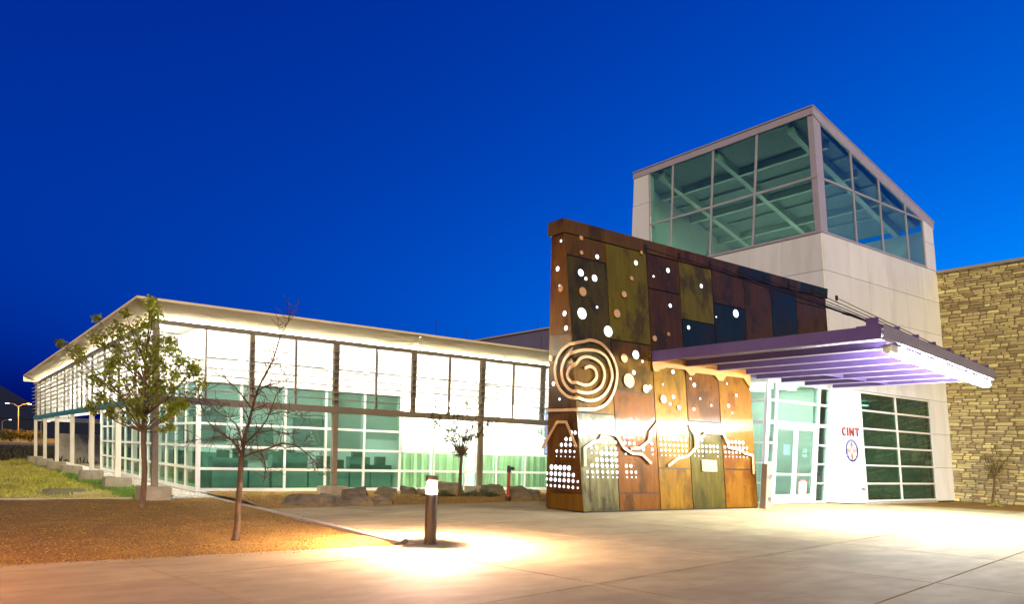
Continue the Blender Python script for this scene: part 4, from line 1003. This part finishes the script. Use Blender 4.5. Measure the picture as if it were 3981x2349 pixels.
def ringseg(a0, a1, ra, rb, of, th, m, name):
    n = max(3, int(abs(a1-a0)/7)); b = MB()
    A = [math.radians(a0+(a1-a0)*i/n) for i in range(n+1)]
    for i in range(n):
        b.prism([onface(ec+r*math.cos(a), ez+r*math.sin(a), of) for r, a in ((ra,A[i]),(rb,A[i]),(rb,A[i+1]),(ra,A[i+1]))], NF*th)
    b.build(name, m, em)
ringseg(208, 332-120+56, .345, .425, .03, .02, M['navy'], 'rim_segment')
ringseg(272, 332, .345, .425, .03, .02, M['navy'], 'rim_segment')
ringseg(-24, 204, .345, .425, .03, .02, M['navy'], 'rim_segment')
for a in list(range(20, 165, 9)): ringseg(a, a+6, .37, .40, .0505, .003, M['paleblue'], 'rim_mark')
for a in (225, 236, 300, 311): ringseg(a, a+7, .378, .402, .0505, .003, M['paleblue'], 'rim_mark')
ringseg(0, 360, .10, .135, .03, .008, M['peach'], 'sun_ring')
for ang in (0, 90, 180, 270):
    for k, L in ((-.06,.29),(-.02,.33),(.02,.33),(.06,.29)):
        ca, sa = math.cos(math.radians(ang)), math.sin(math.radians(ang))
        pts = [(r, k+s) for r, s in ((.145,-.014),(L,-.014),(L,.014),(.145,.014))]
        MB().prism([onface(ec+r*ca-q*sa, ez+r*sa+q*ca, .03) for r, q in pts], NF*.008).build('sun_ray', M['peach'], em)
spg = thing('wall_hydrant', 'small brass wall hydrant low on the white pier', 'tap', (28.09, 15.6, .55))
q = onface(28.09, .55, .02)
MB().prism([onface(x, z, .02) for x, z in ((28.03,.49),(28.15,.49),(28.15,.61),(28.03,.61))], NF*.03).build('plate', M['steel'], spg, bevel=.005)
MB().tube([q+NF*.03, q+NF*.10, q+NF*.13+Vector((0,0,-.05))], .03, 10).build('spout', M['plaque'], spg, smooth=True)
# ================================================================ bollard lamp
M['bolcore'] = emit('bollard_lamp_core', (1.0,0.62,0.45), 48000)
M['bolcore2'] = emit('sodium_bollard_core', (1.0,0.36,0.13), 60000)
def bollard(loc, label, group, core='bolcore'):
    t = thing('bollard_lamp', label, 'lamp', loc, group)
    x, y, _ = loc
    MB().lathe(loc, [(.118,0),(.118,.01),(.098,.012),(.096,.81),(.094,.818),(.06,.835)], 28).build('post', M['bronze'], t, smooth=True)
    for k in range(4):
        a = k*math.pi/2+.6
        MB().lathe((x+.108*math.cos(a), y+.108*math.sin(a), .009), [(.009,0),(.009,.012)], 6).build('anchor_bolt', M['steel'], t)
    MB().lathe((x,y,.88), [(.034,0),(.034,.13)], 16).build('lamp_core', M[core], t)
    for k in range(5):
        z = .852+k*.036
        b = MB(); n = 28; base = 0
        for r, dz in ((.101,0),(.066,.028),(.066,.031),(.101,.004)):
            for i in range(n):
                a = 2*math.pi*i/n; b.v.append((x+r*math.cos(a), y+r*math.sin(a), z+dz))
        for j in range(4):
            for i in range(n): b.f.append((j*n+i, j*n+(i+1)%n, ((j+1)%4)*n+(i+1)%n, ((j+1)%4)*n+i))
        b.build('louvre_ring', M['white'], t, smooth=True)
    MB().lathe((x,y,0), [(.1,1.03),(.102,1.035),(.102,1.105),(.108,1.108),(.108,1.116),(.0,1.118)], 28).build('cap', M['bronze'], t, smooth=True)
    return t
bollard((6.41,10.89,0), 'lit bronze bollard lamp at the corner of the gravel bed', 'bollard lamps along the path')
bollard((-3.0,9.6,0), 'unseen bollard lamp added farther left to light the paving orange', 'bollard lamps along the path', 'bolcore2')  # out of view; added for the orange glow on the left paving

# ================================================================ rocks
def rock(cx, cy, sx, sy, h, seed, label, rot=0, name='rock', m='rock', zb=-.05):
    r = random.Random(seed); bm = bmesh.new()
    for _ in range(11):
        a = r.random()*6.28; k = r.uniform(.7,1); zz = r.random()
        tp = 1-.35*zz*r.random()
        bm.verts.new((math.copysign(abs(math.cos(a))**.6, math.cos(a))*k*tp*sx/2, math.copysign(abs(math.sin(a))**.6, math.sin(a))*k*tp*sy/2, zz**.8*h))
    for sxn in (-1,1):
        for syn in (-1,1): bm.verts.new((sxn*sx*.46, syn*sy*.44, 0))
    res = bmesh.ops.convex_hull(bm, input=bm.verts)
    bmesh.ops.delete(bm, geom=list({e for e in res['geom_interior']+res['geom_unused'] if isinstance(e, bmesh.types.BMVert)}), context='VERTS')
    bmesh.ops.triangulate(bm, faces=bm.faces)
    bmesh.ops.subdivide_edges(bm, edges=bm.edges, cuts=3, use_grid_fill=True)
    for v in bm.verts:
        n = Vector(v.co)*5+Vector((seed*3.1,0,0))
        d = (abs(noise.noise(n*1.4))-.2)*.09+noise.noise(Vector((v.co.x*2, v.co.y*2, v.co.z*16+seed)))*.04
        v.co += Vector((v.co.x, v.co.y, v.co.z*.4)).normalized()*d
    bmesh.ops.recalc_face_normals(bm, faces=bm.faces)
    me = bpy.data.meshes.new(name); bm.to_mesh(me); bm.free(); me.materials.append(M[m])
    o = bpy.data.objects.new(name, me); COL.objects.link(o); o.location = (cx, cy, zb+bedz(cx, cy)); o.rotation_euler = (0,0,rot)
    tag(o, label, 'rock', 'landscape rocks in the planting bed'); return o
AX = math.atan2(-.596, .803)
rock(7.55, 18.95, 1.45, .75, 0.35, 11, 'large flat slab rock at the left end of the rock group', AX)
rock(8.25, 19.35, .75, .6, 0.31, 12, 'dark low rock tucked behind the large flat slab rock', AX)
rock(8.95, 18.95, .95, .55, 0.33, 13, 'pale wedge-shaped rock sloping down to the plaza edge', AX+.2)
rock(9.25, 19.9, .8, .6, 0.42, 14, 'dark blocky rock behind the pale wedge rock', AX)
rock(9.72, 19.05, .55, .5, 0.37, 15, 'upright brown block rock right of the wedge rock', AX)
rock(11.2, 21.9, .85, .6, 0.34, 16, 'yellow lit rock lying close to the glass wall', AX)
rock(12.05, 21.9, .55, .4, 0.33, 17, 'small yellowish rock left of the bollard head', AX)
rock(12.6, 22.0, .5, .45, 0.26, 18, 'small pale rock partly hidden by the bollard', AX)
rock(13.55, 22.1, 1.35, .75, 0.51, 19, 'largest pale-topped boulder behind the small dark-leaved tree', AX)
rock(14.85, 21.2, .95, .65, 0.43, 20, 'tilted slab rock in front of the right column plinth', AX+.3)
rock(15.05, 19.95, 1.1, .8, 0.45, 21, 'dark mound-shaped rock beside the red standpipe', AX)
rock(16.0, 20.5, .6, .6, 0.31, 22, 'rock half hidden by the corner of the steel mural wall', AX)
def small_rock(x, y, s, seed, label):
    o = rock(x, y, s, s*.7, s*.45, seed, label); o.location.z = -.03; return o
small_rock(6.05, 11.15, .22, 31, 'pale cobble at the foot of the bollard lamp')
small_rock(5.6, 12.0, .07, 33, 'tiny stone on the gravel near the bollard')

# ================================================================ plants
LAT = Vector((.803,-.596,0)); DEP = Vector((.596,.803,0))
def leaf_cloud(b, c, r, n, size, rnd, droop=.4):
    for _ in range(n):
        v = Vector((rnd.gauss(0,1), rnd.gauss(0,1), rnd.gauss(0,1))).normalized()*(rnd.random()**.45)
        p = c+Vector((v.x*r[0], v.y*r[0], v.z*r[1]))
        s = size*rnd.uniform(.6,1.35); a = rnd.random()*6.28; el = rnd.uniform(-1.2,.5)-droop*.3
        d = Vector((math.cos(a)*math.cos(el), math.sin(a)*math.cos(el), math.sin(el)))
        w = d.cross(Vector((rnd.gauss(0,1), rnd.gauss(0,1), rnd.gauss(0,1)))).normalized()*s*.26
        m_ = p+d*s*.5+Vector((0,0,.01*s))
        b.add([p, m_+w, p+d*s, m_-w], [(0,1,2),(0,2,3)])
def twigs(b, pts, rad, rnd, n, length, tips, gen=0, rmin=.0035):
    for _ in range(n):
        i = rnd.randrange(1, len(pts)); p = pts[i-1].lerp(pts[i], rnd.random()); r0 = rad[i]*.55
        d = (pts[i]-pts[i-1]).normalized()
        v = (d*rnd.uniform(.3,.9)+Vector((rnd.gauss(0,.7), rnd.gauss(0,.7), rnd.gauss(.15,.5)))).normalized()
        L = length*rnd.uniform(.5,1.3); q = [p]; k = 4
        for j in range(k):
            v = (v+Vector((rnd.gauss(0,.22), rnd.gauss(0,.22), rnd.gauss(.03,.2)))).normalized(); q.append(q[-1]+v*L/k)
        rr = [max(rmin, min(r0, .009)*(1-.7*j/k)) for j in range(k+1)]
        b.tube(q, rr, 4, False); tips.append(q[-1]); tips.append(q[2])
        if gen > 0: twigs(b, q, rr, rnd, 3, length*.5, tips, gen-1, rmin)
def limb(base, pts, r0, r1, rnd, dscale=.3):
    q = []; n = len(pts)
    dz = rnd.uniform(-1,1)*dscale
    for i, (l, h) in enumerate(pts):
        f = i/max(1, n-1)
        q.append(Vector(base)+LAT*l+DEP*(dz*f*abs(l+.2)+rnd.gauss(0,.012))+Vector((0,0,h)))
    rr = [r0+(r1-r0)*(i/(n-1))**.8 for i in range(n)]
    return q, rr
# bare tree in front
rnd = random.Random(5)
bt = thing('bare_tree', 'leafless young tree with spreading twigs on the gravel near the bollard', 'tree', (3.83,12.65,-.03))
B0 = (3.83,12.65,-.03)
tr = MB(); tw = MB(); tips = []
q, r = limb(B0, [(-.02,0),(-.01,.05),(0.0,.25),(.01,.5),(.03,.8),(.045,1.1),(.07,1.38)], .052, .042, rnd, 0)
r[0] = .075; r[1] = .056
tr.tube(q, r, 10)
for pts, r0, n in (
  ([(.07,1.36),(-.01,1.5),(-.1,1.62),(-.23,1.69),(-.37,1.78),(-.51,1.91),(-.6,2.09),(-.68,2.25)], .026, 22),
  ([(.07,1.36),(.08,1.5),(.11,1.69),(.15,1.9),(.18,2.07),(.23,2.3),(.28,2.5),(.33,2.62),(.46,2.91),(.51,3.1),(.57,3.36),(.66,3.6),(.67,3.78)], .034, 30),
  ([(.07,1.34),(.23,1.42),(.35,1.45),(.56,1.52),(.76,1.59),(.96,1.58),(1.1,1.52),(1.26,1.42),(1.4,1.3),(1.46,1.12)], .021, 22),
  ([(.36,1.45),(.43,1.34),(.48,1.22),(.51,1.12),(.48,.94)], .014, 6),
  ([(.10,1.55),(.24,1.69),(.37,1.82),(.47,1.97),(.53,2.14),(.62,2.37),(.74,2.5)], .02, 18),
  ([(.08,1.5),(.01,1.79),(-.03,1.87),(-.16,1.98),(-.27,2.02),(-.44,2.13)], .015, 14),
  ([(.20,2.15),(.05,2.35),(-.1,2.5),(-.27,2.66)], .014, 7),
  ([(.25,2.4),(.42,2.5),(.58,2.56),(.76,2.66)], .013, 7),
  ([(-.2,1.68),(-.4,1.66),(-.62,1.62),(-.8,1.6)], .011, 6),
  ([(.5,2.05),(.7,2.1),(.95,2.06),(1.12,2.0)], .010, 6),
  ([(.3,1.75),(.55,1.80),(.8,1.74),(.98,1.78)], .011, 7)):
    q, r = limb(B0, pts, r0, .004, rnd, .55)
    tr.tube(q, r, 7); twigs(tw, q, r, rnd, n, .34, tips, 1)
trk = tr.build('trunk', M['barkred'], bt, smooth=True)
tag(tw.build('twigs', M['twig'], bt), kind='stuff')
lf_ = MB()
for p in rnd.sample(tips, min(150, len(tips))): leaf_cloud(lf_, p, (.015,.015), 1, .03, rnd)
lf_.build('crown', M['leaf_dark'], bt)
# leafy tree at the left
rnd = random.Random(9)
LB = (3.7,19.45,-.03)
lt = thing('leafy_tree', 'young olive-green leafy tree in front of the wing corner column', 'tree', LB)
tr = MB(); cr = MB(); tips = []
q, r = limb(LB, [(0,0),(.03,.08),(.06,.5),(.08,.9),(.06,1.3),(.03,1.75)], .075, .052, rnd, 0); r[0] = .12
tr.tube(q, r, 10)
lead = [(.03,1.75),(.05,2.1),(.04,2.5),(.06,2.9),(.08,3.3),(.12,3.7),(.16,4.2),(.18,4.75)]
q, r = limb(LB, lead, .05, .008, rnd, .2); tr.tube(q, r, 8)
sx_ = lambda D: (D[0]*1.583-548)/168
sz_ = lambda D: (1970-D[1]*1.583)/168
cl = [(366,738,.16),(368,775,.24),(352,800,.22),(362,835,.28),(300,770,.12),(236,785,.11),(290,815,.26),(262,838,.24),(325,845,.30),(310,880,.32),(345,880,.34),(375,870,.34),(395,905,.3),(190,868,.22),(165,852,.12),(205,905,.22),(228,935,.24),(255,890,.22),(280,940,.3),(320,930,.32),(355,935,.3),(385,950,.28),(420,835,.18),(437,860,.2),(452,885,.22),(468,905,.18),(482,930,.17),(475,890,.16),(440,925,.2),(225,975,.22),(250,1000,.2),(290,995,.24),(325,985,.24),(360,985,.22),(405,985,.22),(430,1000,.2),(450,985,.16),(335,1010,.18),(270,1010,.14),(420,1040,.10)]
for x, y, rad in cl:
    l, h = sx_((x,y)), sz_((x,y)); dp = rnd.gauss(0,.32)*(1 if h < 4 else .3)
    c = Vector(LB)+LAT*l+DEP*dp+Vector((0,0,h))
    hb = max(1.8, min(4.5, h-.35-abs(l)*.55)); k = min(len(q)-1, max(0, int((hb-1.75)/.43)))
    s0 = q[k]; mid = s0.lerp(c, .5)+Vector((rnd.gauss(0,.06), rnd.gauss(0,.06), -.08))
    tr.tube([s0, mid, c], [.018+.008*rad, .011, .004], 5)
    twl = []; twigs(tr, [mid, c], [.008,.006], rnd, 5, rad*1.3, twl, 0)
    leaf_cloud(cr, c, (rad*.98, rad*.88), int(34+rad*420), .085, rnd)
    for p in twl: leaf_cloud(cr, p, (.07,.07), 7, .09, rnd)
tr.build('trunk', M['bark'], lt, smooth=True); cr.build('crown', M['leaf'], lt)
def small_tree(base, hf, H, wid, label, leafm, nl, seed, size, name='small_tree', tops=9, rt_=.05, bark='bark'):
    rnd = random.Random(seed)
    t = thing(name, label, 'tree', base); tr = MB(); cr = MB(); tips = []
    q, r = limb(base, [(-.04,0),(-.02,hf*.5),(0,hf)], rt_, rt_*.7, rnd, 0); tr.tube(q, r, 8)
    for k in range(tops):
        a = (k+.5)/tops*2-1; l = a*wid/2*rnd.uniform(.9,1.1)
        pts = [(0,hf-.02),(l*.36,hf+(H-hf)*.26),(l*.75,hf+(H-hf)*(.58-.10*abs(a))),(l,hf+(H-hf)*(1-.38*abs(a))*rnd.uniform(.85,1.05))]
        q, r = limb(base, pts, rt_*.34, .009, rnd, 1.1); tr.tube(q, r, 5); twigs(tr, q, r, rnd, 9, .32, tips, 1, .0055)
    for p in rnd.sample(tips, min(nl, len(tips))): leaf_cloud(cr, p, (.05,.05), 3, size, rnd)
    tr.build('trunk', M[bark], t, smooth=True); cr.build('crown', M[leafm], t); return t
small_tree((13.04,20.38,.02), 1.3, 3.1, 1.9, 'small sparse dark-leaved tree among the rocks behind the bollard', 'leaf_dark', 420, 21, .07, rt_=.065, bark='twig')
small_tree((17.6,20.9,.0), 1.3, 2.9, 1.9, 'thin yellow-leaved tree peeking past the left end of the steel mural', 'leaf_yellow', 260, 22, .06)
small_tree((34.9,13.79,-.02), 1.15, 2.5, 1.7, 'slim young tree in front of the stone wall', 'leaf', 200, 23, .05, rt_=.045, tops=6)
def shrub(loc, sx, h, label, seed, n=900, m='juniper', name='juniper_shrub'):
    rnd = random.Random(seed); t = thing(name, label, 'shrub', loc); b = MB(); s = MB()
    for _ in range(n):
        a = rnd.random()*6.28; rr = rnd.random()**.6; L = Vector((math.cos(a)*rr*sx, math.sin(a)*rr*sx*.7, h*(1-rr*.75)*rnd.uniform(.3,1)))
        p = Vector(loc)+L; d = Vector((math.cos(a), math.sin(a), rnd.uniform(-.1,.8))).normalized()
        w = d.cross(Vector((rnd.gauss(0,1), rnd.gauss(0,1), rnd.gauss(0,1)))).normalized()*.008; ll = rnd.uniform(.06,.13)
        b.add([p-w, p+w, p+d*ll], [(0,1,2)])
    for k in range(10):
        a = k*.63; s.tube([Vector(loc), Vector(loc)+Vector((math.cos(a)*sx*.7, math.sin(a)*sx*.5, h*.4))], [.01,.004], 4)
    b.build('foliage', M[m], t); s.build('stem', M['twig'], t); return t
shrub((12.5,20.75,.03), .55, .26, 'low spreading juniper left of the small dark-leaved tree', 1)
shrub((14.05,20.75,.03), .7, .28, 'low spreading juniper right of the small dark-leaved tree', 2)
shrub((1.0,26.5,-.1), .9, .55, 'tall grass clump at the left edge of the lawn', 6, 1500, 'grass', 'grass_clump')
shrub((3.4,50.0,-.1), .8, .5, 'weedy clump in front of the farthest column', 7, 900, 'grass', 'grass_clump')
shrub((33.6,13.2,-.03), .35, .16, 'dry weed clump on the gravel strip by the stone wall', 8, 300, 'grass', 'grass_clump')

# ================================================================ red standpipe
st = thing('fire_standpipe', 'red fire department standpipe with black hose head in the planting bed', 'standpipe', (14.25,19.5,.0))
sx0, sy0 = 14.25, 19.5
MB().lathe((sx0,sy0,0), [(.055,.0),(.055,.9)], 16).build('pipe', M['red'], st, smooth=True)
MB().lathe((sx0,sy0,0), [(.115,.13),(.115,.165),(.075,.17),(.075,.2)], 16).build('flange', M['red'], st)
MB().lathe((sx0,sy0,0), [(.09,.0),(.09,.128)], 14).build('base', M['blackmetal'], st)
MB().lathe((sx0,sy0,0), [(.10,.885),(.10,.9),(.065,.905),(.065,1.08),(.05,1.1)], 16).build('head', M['blackmetal'], st, smooth=True)
c = Vector((sx0,sy0,1.02)); d = (LAT*.8-DEP*.6).normalized()
for sgn in (-.35,.35):
    dd = (d+DEP*sgn).normalized()
    ou = MB().tube([c, c+dd*.12, c+dd*.15], [.045,.045,.055], 12).build('hose_outlet', M['blackmetal'], st)
    MB().tube([c+dd*.151, c+dd*.175], .048, 8).build('cap', M['blackmetal'], ou)

# ================================================================ far lamps, poles and lit trees on the left horizon
M['sodium'] = emit('sodium_lamp', (1.0,0.42,0.08), 60)
M['cool'] = emit('white_area_lamp', (0.8,0.9,1.0), 14)
def street_lamp(x, y, h, label, arms, glow):
    t = thing('street_lamp', label, 'street lamp', (x,y,-.1), 'street lamps along the far road')
    MB().tube([(x,y,-.1),(x,y,h-.8)], [.14,.09], 8).build('pole', M['coping'], t, smooth=True)
    for s, lit in arms:
        e = Vector((x,y,h-.8))+LAT*s*2.4+Vector((0,0,.8))
        MB().tube([(x,y,h-.85), Vector((x,y,h-.8))+LAT*s*1.2+Vector((0,0,.6)), e], [.08,.06,.05], 6).build('arm', M['coping'], t, smooth=True)
        hd = MB().bar(e-LAT*s*.1, e+LAT*s*.8, .3, .16).build('lamp_head', M['coping'], t)
        MB().bar(e+LAT*s*.05-Vector((0,0,.13)), e+LAT*s*.75-Vector((0,0,.13)), .3, .1).build('lens', M[lit], hd)
    return t
def far(Nx, Y): # place on the ray seen left of the colonnade
    return (0.0667+(Nx-63)/3001*1.25)*Y, Y
x, y = far(63, 230); street_lamp(x, y, 9.5, 'tall double-arm sodium street lamp left of the colonnade', ((-1,'cool'),(1,'sodium')), 1)
sl = bpy.data.lights.new('sodium_light', 'POINT'); so = bpy.data.objects.new('sodium_light', sl); COL.objects.link(so)
so.location = (x+2.4, y-3, 8.8); sl.energy = 9000; sl.color = (1.0,.42,.08); sl.shadow_soft_size = .4
for Nx, Y, h, lit, lb in ((28,330,7,'cool','small white lamp post at the left edge of the far road'),(114,330,7,'cool','white lamp post just left of the first colonnade column'),(298,380,8,'cool','white lamp post seen between the fourth and fifth columns'),(338,380,8,'cool','white lamp post seen left of the glass side wall')):
    xx, yy = far(Nx, Y); street_lamp(xx, yy, h, lb, ((1,lit),), 0)
def far_bush(Nx, Y, w, h, label, seed):
    xx, yy = far(Nx, Y); rnd = random.Random(seed); t = thing('roadside_bush', label, 'bush', (xx,yy,-.1), 'bushes lit orange along the far road'); b = MB(); s = MB()
    for k in range(9):
        c = Vector((xx+rnd.uniform(-w,w)*.6, yy+rnd.uniform(-1,1), h*rnd.uniform(.3,.75))); leaf_cloud(b, c, (w*.42,h*.3), 150, .42, rnd)
    for k in range(5): s.tube([(xx+rnd.uniform(-.4,.4),yy,-.1),(xx+rnd.uniform(-w,w)*.5,yy,h*.6)], [.07,.03], 5)
    b.build('foliage', M['leaf_yellow'], t); s.build('stem', M['twig'], t)
far_bush(45, 224, 2.2, 3.0, 'round orange-lit bush left of the sodium lamp pole', 1)
far_bush(88, 224, 3.6, 3.2, 'wide orange-lit bush right of the sodium lamp pole', 2)
far_bush(5, 226, 2.0, 2.6, 'orange-lit bush at the far left edge of the photo', 3)
o_ = MB().box(-60, 60, 236, 238, -.1, .9).build('road_bank', M['dirt']); tag(o_, 'low earth bank along the far road', kind='structure')
fb = thing('far_building', 'long dark building behind the far road', 'building', (40,420,0))
MB().box(-10, 110, 420, 440, -.1, 9).build('wall', M['hill'], fb); MB().box(-10.5, 110.5, 419.5, 440.5, 9, 9.5).build('roof', M['hill'], fb)

# red exit sign glowing inside the wing corner
ex_ = thing('exit_sign', 'small glowing red exit sign inside the glass corner of the wing', 'exit sign', (6.7,29.7,2.4))
MB().box(6.50, 6.90, 29.66, 29.72, 2.33, 2.53).build('housing', M['white'], ex_)
M['exitred'] = emit('exit_red', (1.0,0.03,0.03), 9.0)
M['exitface'] = emit('exit_face', (1.0,0.04,0.05), 1.6)
MB().box(6.515, 6.885, 29.6515, 29.6595, 2.345, 2.515).build('face', M['exitface'], ex_)
for k, polys in enumerate(([(0,0,.02,.12),(.02,0,.06,.022),(.02,.05,.05,.07),(.02,.098,.06,.12)], [(0,0,.022,.05),(.038,0,.06,.05),(.018,.045,.042,.075),(0,.07,.022,.12),(.038,.07,.06,.12)], [(.02,0,.04,.12)], [(.02,0,.04,.098),(0,.098,.06,.12)])):
    b = MB()
    for x0, z0, x1, z1 in polys: b.box(6.55+k*.08+x0, 6.55+k*.08+x1, 29.645, 29.651, 2.37+z0, 2.37+z1)
    b.build('letter', M['exitred'], ex_)
